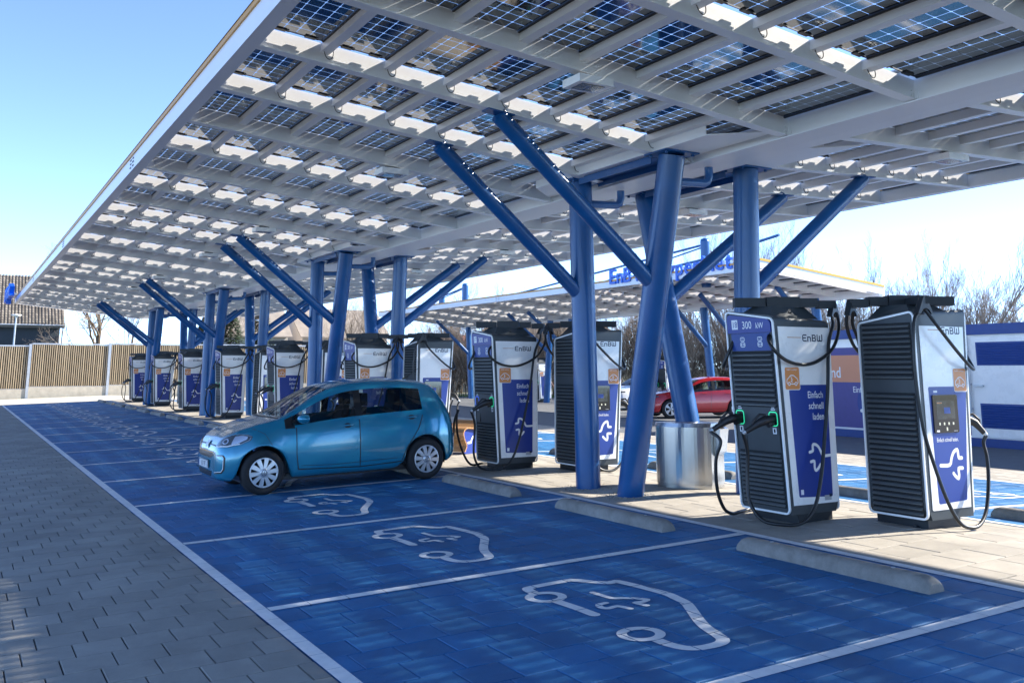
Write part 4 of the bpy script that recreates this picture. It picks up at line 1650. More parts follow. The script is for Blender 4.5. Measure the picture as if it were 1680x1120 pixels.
for k in range(8):
    y = 3.325 + 6.0 * k
    w = ORD[k] if k < 7 else 'farthest'
    if k == 0:
        lab = 'grey and white charging pillar with blue 18 300 kW sign and green-lit sockets'
    elif k == 1:
        lab = 'charging pillar feeding the teal car, one socket outlined in blue'
    else:
        lab = w + ' charging pillar facing the left blue bays, counted from the camera'
    pillar(5.65, y, 0, 18 - k, lab, k < 3, 1, (0, 1) if k != 1 else (0,), 'gg' if k != 1 else 'gb')
    lab = ('rightmost charging pillar with louvred back and black display on white side' if k == 0 else
           w + ' charging pillar turned towards the sunlit right bays, display side showing')
    pillar(6.56, y - 0.915, PI, 37 + k, lab, k < 3, 2)
# mounting slabs
mb = MB()

# ------------------------------------------------------------------ cable to the teal car
mb = MB()
q0 = Vector((5.65 - 0.69, 3.325 + 6 + 0.38, gz(5.6) + 0.9))
mb.tube(catmull([q0, q0 + Vector((-0.07, 0.0, -0.16)), (4.93, 9.86, 0.62), (4.80, 10.0, 0.60), (4.70, 10.14, 0.72)], 6), 0.019, 8)
tag(put('charging_cable', mb.mesh('charging_cable', [M_CABLE])), 'black charging cable plugged into the rear of the teal car', 'cable')

# ------------------------------------------------------------------ waste bin
t = thing('waste_bin', 'brushed steel waste bin with curved front and square ashtray box beside pillar 18', 'bin', (6.55, 5.80, gz(6.55)), 0)
mb = MB()
N = 18
A, B = Vector((-0.40, 0.35)), Vector((0.03, -0.25))
mid = (A + B) / 2
nrm = Vector((B - A)).orthogonal().normalized()
if nrm.x > 0:
    nrm = -nrm
arc = []
for k in range(N + 1):
    s = k / N
    p = A + (B - A) * s + nrm * (0.13 * 4 * s * (1 - s)) * 0.9
    arc.append(p)
plan = arc + [Vector((0.36, -0.13)), Vector((0.30, 0.36)), Vector((-0.34, 0.44))]


def shell(plan, z0, z1, mb, off=0.0, mi=0, tops=True):
    c = sum(plan, Vector((0, 0))) / len(plan)
    pp = [c + (q - c) * (1 + off) for q in plan]
    n = len(pp)
    mb.add([(q.x, q.y, z0) for q in pp] + [(q.x, q.y, z1) for q in pp],
           [tuple(reversed(range(n))), tuple(range(n, 2 * n))] + [(i, (i + 1) % n, n + (i + 1) % n, n + i) for i in range(n)], mi)


shell(plan, 0.06, 0.79, mb)
put('body', mb.mesh('body', [M_INOX]), t)
mb = MB()
shell(plan, 0.0, 0.058, mb, -0.02)
put('base', mb.mesh('base', [M_INOX]), t)
mb = MB()
n = len(plan)
top = []
for i, q in enumerate(plan):
    s = i / N if i <= N else 1
    dip = 0.045 * math.sin(PI * min(1, s)) if i <= N else 0
    top.append((q.x, q.y, 0.80 - dip))
mb.add([(q.x, q.y, 0.792 - (0.05 * math.sin(PI * i / N) if i <= N else 0)) for i, q in enumerate(plan)] + [(q.x + 0.02 * (i <= N), q.y + 0.012 * (i <= N), 0.842) for i, q in enumerate(plan)],
       [tuple(range(n, 2 * n))] + [(i, (i + 1) % n, n + (i + 1) % n, n + i) for i in range(n)])
mb.box(-0.10, -0.03, 0.0, 0.04, 0.842, 0.846, 1)
put('lid', mb.mesh('lid', [M_INOX, M_JBOX]), t)
mb = MB()
d = (Vector((0.36, -0.13)) - Vector((0.03, -0.25))).normalized()
nn = Vector((d.y, -d.x))
MM = Matrix(((d.x, nn.x, 0, 0.045), (d.y, nn.y, 0, -0.247), (0, 0, 1, 0), (0, 0, 0, 1)))
mb.hexa([(0.06, 0.002, 0.42), (0.30, 0.002, 0.42), (0.30, 0.06, 0.47), (0.06, 0.06, 0.47), (0.06, 0.002, 0.80), (0.30, 0.002, 0.80), (0.30, 0.10, 0.77), (0.06, 0.10, 0.77)], 0, MM)
for k in range(5):
    mb.box(0.085 + 0.04 * k, 0.11 + 0.04 * k, 0.02, 0.075, 0.7905, 0.798, 1, MM)
put('ashtray', mb.mesh('ashtray', [M_INOX, M_JBOX]), t)

# ------------------------------------------------------------------ slatted lounger bench
t = thing('bench', 'curved wooden slatted bench with blue end panels behind the teal car', 'bench', (6.20, 12.15, gz(6.2)), 0.55)
prof = [Vector((q.x, q.z)) for q in catmull([(-0.42, 0, 0.05), (-0.36, 0, 0.16), (-0.44, 0, 0.28), (-0.47, 0, 0.40), (-0.36, 0, 0.47), (-0.15, 0, 0.46), (0.10, 0, 0.42), (0.34, 0, 0.42), (0.50, 0, 0.50), (0.60, 0, 0.60)], 6)]
dist, acc = [0], 0
for a, b in zip(prof, prof[1:]):
    acc += (b - a).length
    dist.append(acc)
sw = 0.058
s = 0.0
me_s = None
mb = MB()
mb.box(-sw / 2 + 0.004, sw / 2 - 0.004, -0.42, 0.42, -0.012, 0.012)
me_s = mb.mesh('slat', [M_BENCH])
while s < acc - sw:
    i = max(j for j in range(len(dist)) if dist[j] <= s + sw / 2)
    i = min(i, len(prof) - 2)
    f = (s + sw / 2 - dist[i]) / max(1e-6, dist[i + 1] - dist[i])
    q = prof[i].lerp(prof[i + 1], f)
    d = prof[i + 1] - prof[i]
    put('slat', me_s, t, False, Matrix.Translation((q.x, 0, q.y)) @ Matrix.Rotation(-math.atan2(d.y, d.x), 4, 'Y'))
    s += sw
for yy in (-0.36, 0.33):
    mb = MB()
    low = [Vector((-0.34, 0.0)), Vector((0.30, 0.0))]
    inner = [q + Vector((0.02, -0.02)) for q in prof]
    pts = [(-0.40, 0.04), (-0.33, 0.16), (-0.42, 0.30), (-0.44, 0.39), (-0.35, 0.45), (-0.15, 0.44), (0.10, 0.40), (0.34, 0.40), (0.49, 0.48), (0.47, 0.42), (0.34, 0.22), (0.24, 0.0), (-0.28, 0.0)]
    C = (0.0, 0.22)
    n = len(pts)
    for i in range(n):
        a, b = pts[i], pts[(i + 1) % n]
        for y_, rev in ((yy, False), (yy + 0.03, True)):
            tri = [(C[0], y_, C[1]), (a[0], y_, a[1]), (b[0], y_, b[1])]
            mb.poly(tri[::-1] if rev else tri)
        mb.poly([(a[0], yy, a[1]), (a[0], yy + .03, a[1]), (b[0], yy + .03, b[1]), (b[0], yy, b[1])])
    e = put('end_panel', mb.mesh('end_panel', [M_DBLUE]), t)
    if yy < 0:
        mb = MB()
        flat(mb, ribbon([(-0.22, 0.20), (-0.12, 0.20), (-0.09, 0.26), (-0.04, 0.30), (-0.02, 0.24)], 0.04), (0, yy - 0.001, 0), (1, 0, 0), (0, 0, 1), 0.0008, 0)
        flat(mb, ribbon([(0.10, 0.30), (0.28, 0.28)], 0.035), (0, yy - 0.001, 0), (1, 0, 0), (0, 0, 1), 0.0008, 0)
        put('printed_graphics', mb.mesh('printed_graphics', [M_TXTW]), e)

# ------------------------------------------------------------------ transformer container at the right
t = thing('container', 'white transformer container with blue roof band and blue louvred door panels', 'container', (19.6, 10.5, 0), 0)
X0 = 18.25
bpy.context.view_layer.update()


def cbox(name, x0, x1, y0, y1, z0, z1, mat, par):
    mb = MB()
    mb.box(x0, x1, y0, y1, z0, z1)
    return put(name, mb.mesh(name, [mat]), par, True)


body = cbox('body', X0, 20.8, 3.0, 16.2, 0.17, 2.50, M_WHITE, t)
cbox('plinth', X0 - 0.06, 20.9, 2.9, 16.3, -0.05, 0.169, M_CBLUE, t)
cbox('roof', X0 - 0.08, 20.9, 2.9, 16.3, 2.502, 2.74, M_CBLUE, t)
for k, ya in enumerate((7.55, 5.4, 3.25)):
    dr = cbox('door', X0 - 0.035, X0 - 0.001, ya, ya + 2.05, 0.20, 2.46, M_WHITE, t)
    for z0, z1 in ((0.40, 0.95), (1.80, 2.33)):
        fm = MB()
        fm.box(X0 - 0.045, X0 - 0.0355, ya + 0.18, ya + 1.85, z0, z1, 0)
        p = put('louvre_panel', fm.mesh('louvre_panel', [M_CBLUE]), dr, True)
        sl = MB()
        for j in range(9):
            z = z0 + 0.03 + j * (z1 - z0 - 0.06) / 9
            sl.hexa([(X0 - 0.047, ya + 0.22, z), (X0 - 0.0455, ya + 0.22, z), (X0 - 0.0455, ya + 1.81, z), (X0 - 0.047, ya + 1.81, z),
                     (X0 - 0.06, ya + 0.22, z + 0.035), (X0 - 0.0455, ya + 0.22, z + 0.045), (X0 - 0.0455, ya + 1.81, z + 0.045), (X0 - 0.06, ya + 1.81, z + 0.035)])
        o = put('louvre', sl.mesh('louvre', [M_CBLUE]), p, True)
        o['kind'] = 'stuff'
    cbox('handle', X0 - 0.10, X0 - 0.036, ya + 1.72, ya + 1.95, 1.32, 1.36, M_GALV, dr)
pp = MB()
pp.cyl((X0 - 0.10, 9.62, 0.5), (X0 - 0.10, 9.62, 2.46), 0.035, n=10)
for z in (0.8, 1.35, 2.1):
    pp.box(X0 - 0.14, X0, 9.58, 9.66, z, z + 0.04)
put('conduit', pp.mesh('conduit', [M_GALV]), t, True)
gp = MB()
ux, uy = (0, -1, 0), (0, 0, 1)
o = Vector((X0 - 0.001, 0, 0))
flat(gp, bar2(-16.1, -9.7, 0.22, 2.28), o, ux, uy, 0.002, 0)
flat(gp, bar2(-16.1, -9.7, 0.175, 0.215), o, ux, uy, 0.003, 2)
flat(gp, [rrect(-15.9, -12.55, 1.38, 2.08, 0.18)], o, ux, uy, 0.004, 1)
flat(gp, shift(text_polys('and', 0.40, 'RIGHT', 0.85, 0.01), -13.35, 1.50), o, ux, uy, 0.006, 2)
flat(gp, shift(text_polys('Einfach', 0.22, 'LEFT', 0.85, 0.006), -13.0, 1.12), o, ux, uy, 0.006, 2)
flat(gp, ring2((-12.9, 0.9), 0.0, 0.62, 28)[0:0], o, ux, uy, 0.005, 3)
flat(gp, [[Vector((-12.2 + 0.68 * math.cos(2 * PI * k / 40), 0.86 + 0.62 * math.sin(2 * PI * k / 40))) for k in range(40)]], o, ux, uy, 0.004, 3)
flat(gp, ribbon([Vector((q.x, q.y)) for q in catmull([(-12.76, 0.66, 0), (-12.62, 0.70, 0), (-12.55, 0.86, 0), (-12.42, 0.98, 0), (-12.28, 0.94, 0)], 4)], 0.09), o, ux, uy, 0.007, 2)
flat(gp, ribbon([Vector((q.x, q.y)) for q in catmull([(-12.62, 0.40, 0), (-12.5, 0.46, 0), (-12.45, 0.30, 0)], 4)], 0.08), o, ux, uy, 0.007, 2)
put('printed_graphics', gp.mesh('printed_graphics', [M_CPURP, M_SALMON, M_TXTW, M_DBLUE]), body, True)
# ------------------------------------------------------------------ cars
def interp(tab, x):
    xs = [a for a, _ in tab]
    ys = [b for _, b in tab]
    return float(np.interp(x, xs, ys))


HATCH = dict(
    L=3.6, wh=(0.60, 3.02), R=0.295, arch=0.345,
    zb=[(0, .24), (.06, .20), (.3, .17), (3.25, .17), (3.45, .22), (3.6, .32)],
    w=[(0, .50), (.03, .60), (.10, .69), (.22, .76), (.40, .80), (.6, .822), (3.0, .822), (3.25, .80), (3.45, .745), (3.55, .67), (3.6, .56)],
    zbelt=[(0, .50), (.03, .60), (.08, .685), (.16, .755), (.3, .815), (.55, .855), (.85, .860), (1.2, .868), (2.0, .905), (3.0, .955), (3.3, .985), (3.45, .96), (3.55, .84), (3.6, .65)],
    wbelt=[(0, .42), (.03, .52), (.1, .60), (.22, .665), (.45, .735), (.85, .785), (2, .785), (3.1, .765), (3.35, .72), (3.5, .64), (3.6, .5)],
    ztop=[(0, .53), (.03, .64), (.08, .73), (.16, .80), (.3, .865), (.55, .94), (.82, .995), (.95, 1.065), (1.1, 1.155), (1.35, 1.295), (1.6, 1.405), (1.85, 1.462), (2.2, 1.487), (2.7, 1.475), (3.05, 1.445), (3.24, 1.40), (3.31, 1.33), (3.42, 1.14), (3.50, .98), (3.56, .84), (3.6, .68)],
    zrail=[(0, .52), (.03, .62), (.08, .71), (.16, .78), (.3, .845), (.55, .915), (.82, .965), (.95, 1.01), (1.1, 1.08), (1.35, 1.225), (1.6, 1.335), (1.85, 1.392), (2.2, 1.416), (2.7, 1.402), (3.05, 1.362), (3.24, 1.30), (3.31, 1.24), (3.42, 1.10), (3.50, .97), (3.56, .83), (3.6, .67)],
    wrail=[(0, .36), (.03, .44), (.1, .52), (.22, .60), (.45, .66), (.82, .715), (.95, .705), (1.1, .685), (1.35, .645), (1.6, .61), (1.85, .592), (2.2, .585), (2.7, .575), (3.05, .56), (3.24, .55), (3.31, .555), (3.42, .58), (3.5, .58), (3.6, .44)],
    win=(1.00, 3.0), bpil=(1.93, 2.03), ws=(0.86, 1.56), rw=(3.27, 3.47))


def build_car(D, root, paint, wheel_kit, detail=True):
    xs = set(np.round(np.concatenate([np.linspace(0, .3, 8), np.linspace(.3, D['L'] - .3, 26), np.linspace(D['L'] - .3, D['L'], 8)]), 3))
    for xw in D['wh']:
        for k in range(-6, 7):
            xs.add(round(xw + D['arch'] * math.sin(k / 6 * PI / 2), 3))
    for a in (*D['win'], *D['bpil'], *D['ws'], *D['rw']):
        xs.add(round(a, 3))
    xs = sorted(xs)
    xs = [x for i, x in enumerate(xs) if i == 0 or x - xs[i - 1] > 0.012 or x in D['win'] or x in D['bpil']]
    rows = []
    for x in xs:
        zb, w, ze, we = (interp(D[k], x) for k in ('zb', 'w', 'zbelt', 'wbelt'))
        zt, zr_, wr = (interp(D[k], x) for k in ('ztop', 'zrail', 'wrail'))
        arch = 0
        for xw in D['wh']:
            if abs(x - xw) <= D['arch'] + 1e-6:
                arch = max(arch, D['R'] - 0.005 + math.sqrt(max(0, D['arch'] ** 2 - (x - xw) ** 2)))
        lp = lambda a, b, t: a + (b - a) * t
        P = [(0, zb), (w * .86, zb), (w * .975, zb + .035), (w * .995, lp(zb, ze, .16)), (w, lp(zb, ze, .38)), (w * .998, lp(zb, ze, .62)), (lp(w, we, .35), lp(zb, ze, .86)), (we, ze),
             (lp(we, wr, .07), lp(ze, zr_, .07)), (lp(we, wr, .5) + .012 * (zr_ - ze > .15), lp(ze, zr_, .5)), (lp(we, wr, .90), lp(ze, zr_, .90)), (wr, zr_), (wr * .93, lp(zr_, zt, .55)), (wr * .55, zt - .012), (0, zt)]
        if arch > 0:
            Q = []
            for j, (y, z) in enumerate(P):
                if j <= 5 and z < arch + 0.004 * j:
                    z = arch + 0.004 * j
                    if j >= 2:
                        y = max(y, w * .99)
                Q.append((y, z))
            P = Q
        rows.append(P)
    m = len(rows[0])
    V, F, MI = [], [], []
    n = len(xs)
    for sgn in (-1, 1):
        o = len(V)
        for x, P in zip(xs, rows):
            V += [(x, sgn * y, z) for y, z in P]
        for i in range(n - 1):
            xm = (xs[i] + xs[i + 1]) / 2
            for j in range(m - 1):
                q = [o + i * m + j, o + (i + 1) * m + j, o + (i + 1) * m + j + 1, o + i * m + j + 1]
                F.append(q if sgn < 0 else q[::-1])
                mi = 0
                a, b = D['win']
                if 8 <= j <= 9 and a < xm < b:
                    mi = 2 if D['bpil'][0] < xm < D['bpil'][1] else 1
                elif 7 <= j <= 10 and a - .12 < xm < b + .02:
                    mi = 2 if (xm < a + .02 and j < 10) else 0
                if 11 <= j and D['ws'][0] < xm < D['ws'][1]:
                    mi = 3 if j > 11 else 0
                if 11 <= j and D['rw'][0] < xm < D['rw'][1]:
                    mi = 3
                MI.append(mi)
    me = bpy.data.meshes.new('body')
    me.from_pydata(V, [], F)
    bm = bmesh.new()
    bm.from_mesh(me)
    bm.faces.ensure_lookup_table()
    for f, k in zip(bm.faces, MI):
        f.material_index = k
    bmesh.ops.remove_doubles(bm, verts=bm.verts, dist=1e-4)
    # close nose and tail
    be = [e for e in bm.edges if len(e.link_faces) == 1]
    bmesh.ops.holes_fill(bm, edges=be, sides=100)
    bmesh.ops.recalc_face_normals(bm, faces=bm.faces)
    bm.to_mesh(me)
    bm.free()
    tmp = bpy.data.objects.new('tmp', me)
    COL.objects.link(tmp)
    ss = tmp.modifiers.new('s', 'SUBSURF')
    ss.levels = ss.render_levels = 1
    dg = bpy.context.evaluated_depsgraph_get()
    fine = bpy.data.meshes.new_from_object(tmp.evaluated_get(dg))
    bpy.data.objects.remove(tmp)
    bpy.data.meshes.remove(me)
    vco = [v.co.copy() for v in fine.vertices]
    polys = [tuple(p.vertices) for p in fine.polygons]
    pmi = [p.material_index for p in fine.polygons]
    bvh = BVHTree.FromPolygons(vco, polys)
    bpy.data.meshes.remove(fine)

    def part(name, sel, mats, parent, mi_of=None):
        idx = {}
        vv, ff, mm = [], [], []
        for p, k in zip(polys, pmi):
            if not sel(p, k):
                continue
            f = []
            for i in p:
                if i not in idx:
                    idx[i] = len(vv)
                    vv.append(vco[i])
                f.append(idx[i])
            ff.append(f)
            mm.append(mi_of(k) if mi_of else 0)
        q = bpy.data.meshes.new(name)
        q.from_pydata(vv, [], ff)
        for a in mats:
            q.materials.append(a)
        q.polygons.foreach_set('material_index', mm)
        q.polygons.foreach_set('use_smooth', [True] * len(ff))
        return put(name, q, parent)
    body = part('body', lambda p, k: k in (0, 2), [paint, M_TRIM], root, lambda k: 0 if k == 0 else 1)
    for s in (-1, 1):
        for a, b in ((0, sum(D['bpil']) / 2), (sum(D['bpil']) / 2, 9)):
            part('side_window', lambda p, k: k == 1 and vco[p[0]].y * s > 0 and a <= sum(vco[i].x for i in p) / len(p) < b, [M_CARG], root)
    part('windscreen', lambda p, k: k == 3 and vco[p[0]].x < D['L'] / 2, [M_CARG], root)
    part('rear_window', lambda p, k: k == 3 and vco[p[0]].x > D['L'] / 2, [M_CARG], root)

    def cast(o, d):
        h = bvh.ray_cast(Vector(o), Vector(d).normalized())
        return h[0], h[1]

    def patch(mb, poly, origin, ux, uy, d, off=0.004, mi=0, nsub=3):
        """polygon thrown along d on to the body"""
        ux, uy, d = Vector(ux), Vector(uy), Vector(d)
        P = [Vector((q[0], q[1])) for q in poly]
        c = sum(P, Vector((0, 0))) / len(P)
        rings = []
        dense = []
        for a, b in zip(P, P[1:] + P[:1]):
            k = max(1, int((b - a).length / 0.05))
            dense += [a + (b - a) * (i / k) for i in range(k)]
        for s in range(nsub + 1):
            t = s / nsub
            rings.append([c + (q - c) * t for q in dense] if s else [c])
        pts = []
        for rg in rings:
            row = []
            for q in rg:
                o = Vector(origin) + ux * q.x + uy * q.y
                h, nn = cast(o, d)
                if h is None:
                    return
                row.append(h - d.normalized() * off)
            pts.append(row)
        n = len(dense)
        base = [pts[0][0]] + [v for r in pts[1:] for v in r]
        fs = [(0, 1 + i, 1 + (i + 1) % n) for i in range(n)]
        for s in range(1, nsub):
            for i in range(n):
                a = 1 + (s - 1) * n
                b = 1 + s * n
                fs.append((a + i, b + i, b + (i + 1) % n, a + (i + 1) % n))
        mb.add(base, fs, mi, True)

    def strip(mb, pts, w, origin, ux, uy, d, off=0.002, mi=0):
        dense = []
        for a, b in zip(pts, pts[1:]):
            a, b = Vector(a), Vector(b)
            k = max(1, int((b - a).length / 0.04))
            dense += [a + (b - a) * (i / k) for i in range(k)]
        dense.append(Vector(pts[-1]))
        ux, uy, d = Vector(ux), Vector(uy), Vector(d)
        for pl in ribbon(dense, w, False):
            q = []
            for v in pl:
                h, nn = cast(Vector(origin) + ux * v.x + uy * v.y, d)
                if h is None:
                    break
                q.append(h - d.normalized() * off)
            if len(q) == 4:
                mb.add(q, [(0, 1, 2, 3)], mi, True)
    # wheels
    for xw in D['wh']:
        for s in (-1, 1):
            yo = s * (interp(D['w'], xw) - 0.012)
            w = put('wheel', wheel_kit[0], root, False, Matrix.Translation((xw, yo, D['R'])) @ Matrix.Rotation(0 if s < 0 else PI, 4, 'Z') @ Matrix.Rotation(0.35 * xw, 4, 'Y'))
            for nme, me_ in wheel_kit[1]:
                put(nme, me_, w)
    # dark wheel houses and floor
    mb = MB()
    for xw in D['wh']:
        ra = D['arch'] - .004
        an = [-.25 + (PI + .5) * k / 20 for k in range(21)]
        vv = [(xw + ra * math.cos(t), yy, D['R'] + ra * math.sin(t)) for yy in (-.74, .74) for t in an]
        mb.add(vv, [(k, k + 1, 21 + k + 1, 21 + k) for k in range(20)], 0, True)
    mb.box(.35, D['L'] - .35, -.70, .70, .16, .24)
    put('underbody', mb.mesh('underbody', [M_TRIM]), root)
    # cabin: seats, dashboard
    mb = MB()
    for sx, wd in ((1.52, .24), (2.35, .26)):
        for sy in (-.36, .36):
            mb.hexa([(sx, sy - wd, .45), (sx + .5, sy - wd, .42), (sx + .5, sy + wd, .42), (sx, sy + wd, .45), (sx, sy - wd, .58), (sx + .5, sy - wd, .56), (sx + .5, sy + wd, .56), (sx, sy + wd, .58)])
            mb.hexa([(sx + .42, sy - wd, .5), (sx + .56, sy - wd, .5), (sx + .56, sy + wd, .5), (sx + .42, sy + wd, .5), (sx + .58, sy - wd * .7, 1.08), (sx + .68, sy - wd * .7, 1.08), (sx + .68, sy + wd * .7, 1.08), (sx + .58, sy + wd * .7, 1.08)])
            mb.box(sx + .60, sx + .70, sy - .13, sy + .13, 1.09, 1.27)
    mb.hexa([(.85, -.68, .6), (1.25, -.68, .6), (1.25, .68, .6), (.85, .68, .6), (.85, -.66, .90), (1.22, -.66, .93), (1.22, .66, .93), (.85, .66, .90)])
    mb.box(.9, D['L'] - .45, -.72, .72, .25, .46)
    mb.tube([(1.33 + .05 * math.sin(t), .36 + .17 * math.cos(t), .90 + .17 * math.sin(t)) for t in [2 * PI * k / 20 for k in range(21)]], .013, 6)
    put('cabin', mb.mesh('cabin', [M_CABIN]), root)
    return body, cast, patch, strip


def wheel_kit(spokes, R_=0.295, rr=0.195):
    mb = MB()
    mb.lathe([(rr - .01, 0.0), (rr, -.012), (R_ - .05, -.022), (R_ - .018, -.010), (R_, .025), (R_, .155), (R_ - .018, .185), (rr, .19), (rr - .01, .02), (0.02, .03)], 40, 'y', 0, (0, 0, 0))
    tyre = mb.mesh('wheel', [M_TYRE])
    rim = MB()
    rim.lathe([(rr + .002, -.016), (rr - .006, -.020), (rr - .018, -.016), (rr - .020, -.004)], 40, 'y')
    rim.lathe([(0.0, -.034), (.045, -.034), (.058, -.028), (.062, -.01)], 28, 'y')
    for k in range(spokes):
        a = 2 * PI * k / spokes
        Mx = Matrix.Rotation(a, 4, 'Y')
        w0, w1 = .020, .030 * 10 / spokes
        rim.add([(-w0, -.026, .05), (w0, -.026, .05), (w1, -.020, rr - .012), (-w1, -.020, rr - .012), (-w0 - .004, -.006, .05), (w0 + .004, -.006, .05), (w1 + .004, -.004, rr - .012), (-w1 - .004, -.004, rr - .012)],
                [(0, 1, 2, 3), (4, 0, 3, 7), (1, 5, 6, 2)], 0, False, Mx)
    r_ = rim.mesh('hubcap', [M_RIM])
    e = MB()
    emblem(e, (0, -.0348, 0), (1, 0, 0), (0, 0, 1), .040, 0)
    return tyre, [('hubcap', r_), ('emblem', e.mesh('emblem', [M_TRIM]))]


def emblem(mb, o, ux, uy, r, mi, off=0.0006):
    """round badge: ring with a V over a W"""
    P = ring2((0, 0), r * .86, r, 24)
    P += ribbon([(-.30 * r, .78 * r), (0, .12 * r), (.30 * r, .78 * r)], .15 * r, False)
    P += ribbon([(-.70 * r, .42 * r), (-.34 * r, -.62 * r), (0, .02 * r), (.34 * r, -.62 * r), (.70 * r, .42 * r)], .15 * r, False)
    flat(mb, P, o, ux, uy, off, mi)


kit = wheel_kit(10)
X0C, YC = 1.005, 9.695
car = thing('parked_car', 'teal blue small hatchback parked on the blue bays with charging cable at its tail', 'car', (X0C, YC, gz(X0C)))
car.rotation_euler = (0, -math.atan(0.03), 0)
bpy.context.view_layer.update()
body, cast, patch, strip = build_car(HATCH, car, M_CARP, kit)
NS = (0, -3, 0), (1, 0, 0), (0, 0, 1), (0, 1, 0)          # thrown from the near side
FS = (0, 3, 0), (1, 0, 0), (0, 0, 1), (0, -1, 0)
NO = (-2, 0, 0), (0, -1, 0), (0, 0, 1), (1, 0, 0)         # thrown from the nose
TA = (6, 0, 0), (0, 1, 0), (0, 0, 1), (-1, 0, 0)
for side in (NS, FS):
    mb = MB()
    # door shut lines, sill fold
    strip(mb, [(1.055, .86), (1.055, .50), (1.08, .30), (1.98, .265)], .013, *side)
    strip(mb, [(1.98, .92), (1.985, .60), (1.98, .265)], .013, *side)
    strip(mb, [(1.98, .265), (2.62, .29), (2.70, .46), (2.90, .74), (2.98, .93)], .013, *side)
    strip(mb, [(.47, .875), (.62, .80), (.74, .60)], .006, *side)
    put('shut_line', mb.mesh('shut_line', [M_TRIM]), car)
    for hx, hz in ((1.80, .845), (2.80, .905)):
        mb = MB()
        patch(mb, [(hx + .055 * math.cos(t), hz + .035 * math.sin(t)) for t in [2 * PI * k / 14 for k in range(14)]], *side, off=0.002, mi=1)
        h, nn = cast((hx, side[0][1], hz), side[3])
        sg = -1 if side is NS else 1
        mb.tube([h + Vector((-.085, 0.004 * -sg, 0)), h + Vector((-.04, .022 * sg, .002)), h + Vector((.04, .022 * sg, .004)), h + Vector((.085, .004 * -sg, .004))], [.010, .014, .014, .010], 8, 0)
        put('door_handle', mb.mesh('door_handle', [M_CARP, M_TRIM]), car)
    # dark strip painted on as the shadow of the sill fold
    mb = MB()
    strip(mb, [(1.12, .345), (1.6, .325), (2.55, .345)], .006, *side)
    put('crease_shade', mb.mesh('crease_shade', [M_TRIM]), car)
    # mirror
    sg = -1 if side is NS else 1
    mb = MB()
    c = Vector((1.13, sg * .86, .985))
    prof = [(-.085, .30), (-.06, .75), (-.02, 1.0), (.03, 1.0), (.06, .9)]
    rg = []
    for dx, s in prof:
        rg.append([(c.x + dx, c.y + .105 * s * math.cos(t), c.z + .062 * s * math.sin(t) - .01) for t in [2 * PI * k / 16 for k in range(16)]])
    vv = [v for r in rg for v in r]
    mb.add(vv, [(i * 16 + k, i * 16 + (k + 1) % 16, (i + 1) * 16 + (k + 1) % 16, (i + 1) * 16 + k) for i in range(4) for k in range(16)] + [tuple(reversed(range(16)))], 0, True)
    mb.add(rg[-1], [tuple(range(16))], 1)
    mb.tube([(1.12, sg * .73, .955), (1.13, sg * .80, .96), (1.14, sg * .84, .965)], .026, 8, 1)
    put('mirror', mb.mesh('mirror', [M_CARP, M_TRIM]), car)
# headlights on both front corners
for s in (-1, 1):
    d = Vector((0.80, -s * 0.42, -0.22)).normalized()
    ux = Vector((0.45 * 1, s * 0.86, 0)).normalized() if False else Vector((0.46, s * 0.89, 0)).normalized()
    uy = Vector((0, 0, 1))
    o = Vector((.30, s * .62, .745)) - d * 2
    mb = MB()
    shp = [(-.27, -.125), (-.20, -.150), (-.02, -.142), (.12, -.085), (.20, -.01), (.205, .045), (.15, .068), (.02, .055), (-.12, .010), (-.22, -.055)]
    patch(mb, shp, o, ux, uy, d, 0.004, 1)
    patch(mb, [(.02, -.100), (.10, -.065), (.165, .0), (.160, .040), (.10, .042), (.03, .020)], o, ux, uy, d, 0.008, 2)
    patch(mb, [(-.075 + .050 * math.cos(t), -.060 + .042 * math.sin(t)) for t in [2 * PI * k / 14 for k in range(14)]], o, ux, uy, d, 0.009, 2)
    patch(mb, [(-.075 + .032 * math.cos(t), -.060 + .027 * math.sin(t)) for t in [2 * PI * k / 12 for k in range(12)]], o, ux, uy, d, 0.013, 1)
    strip(mb, [(-.255, -.122), (-.19, -.138), (-.02, -.128), (.115, -.075)], .016, o, ux, uy, d, .011, 3)
    strip(mb, [(-.26, -.105), (-.12, .003), (.02, .048), (.14, .060), (.195, .042)], .007, o, ux, uy, d, .012, 0)
    strip(mb, [(.195, .03), (.19, -.01), (.115, -.085)], .008, o, ux, uy, d, .012, 0)
    put('headlight', mb.mesh('headlight', [M_LAMP, M_LAMPD, M_CHROME, M_TXTW]), car)
    # curved daytime lamp strips in the bumper
    mb = MB()
    o2 = Vector((.12, s * .52, .40)) - d * 2
    strip(mb, [(-.02, .115), (.11, .115), (.14, .09), (.135, -.06), (.10, -.105), (-.06, -.115)], .022, o2, ux, uy, d, .006, 0)
    strip(mb, [(-.02, .110), (.105, .110), (.128, .085), (.124, -.055), (.095, -.095), (-.06, -.105)], .008, o2, ux, uy, d, .009, 1)
    put('bumper_lamp', mb.mesh('bumper_lamp', [M_TRIM, M_TXTW]), car)
mb = MB()
patch(mb, [(-.44, .535), (-.30, .500), (.30, .500), (.44, .535), (.36, .565), (-.36, .565)], *NO, off=.004, mi=0)
patch(mb, [(-.34, .255), (.34, .255), (.40, .325), (-.40, .325)], *NO, off=.004, mi=0)
strip(mb, [(-.42, .66), (-.10, .665)], .018, *NO, off=.004, mi=0)
strip(mb, [(.10, .665), (.42, .66)], .018, *NO, off=.004, mi=0)
strip(mb, [(-.40, .572), (.40, .572)], .010, *NO, off=.006, mi=1)
put('grille', mb.mesh('grille', [M_TRIM, M_CHROME]), car)
mb = MB()
h, nn = cast((-2, 0, .665), (1, 0, 0))
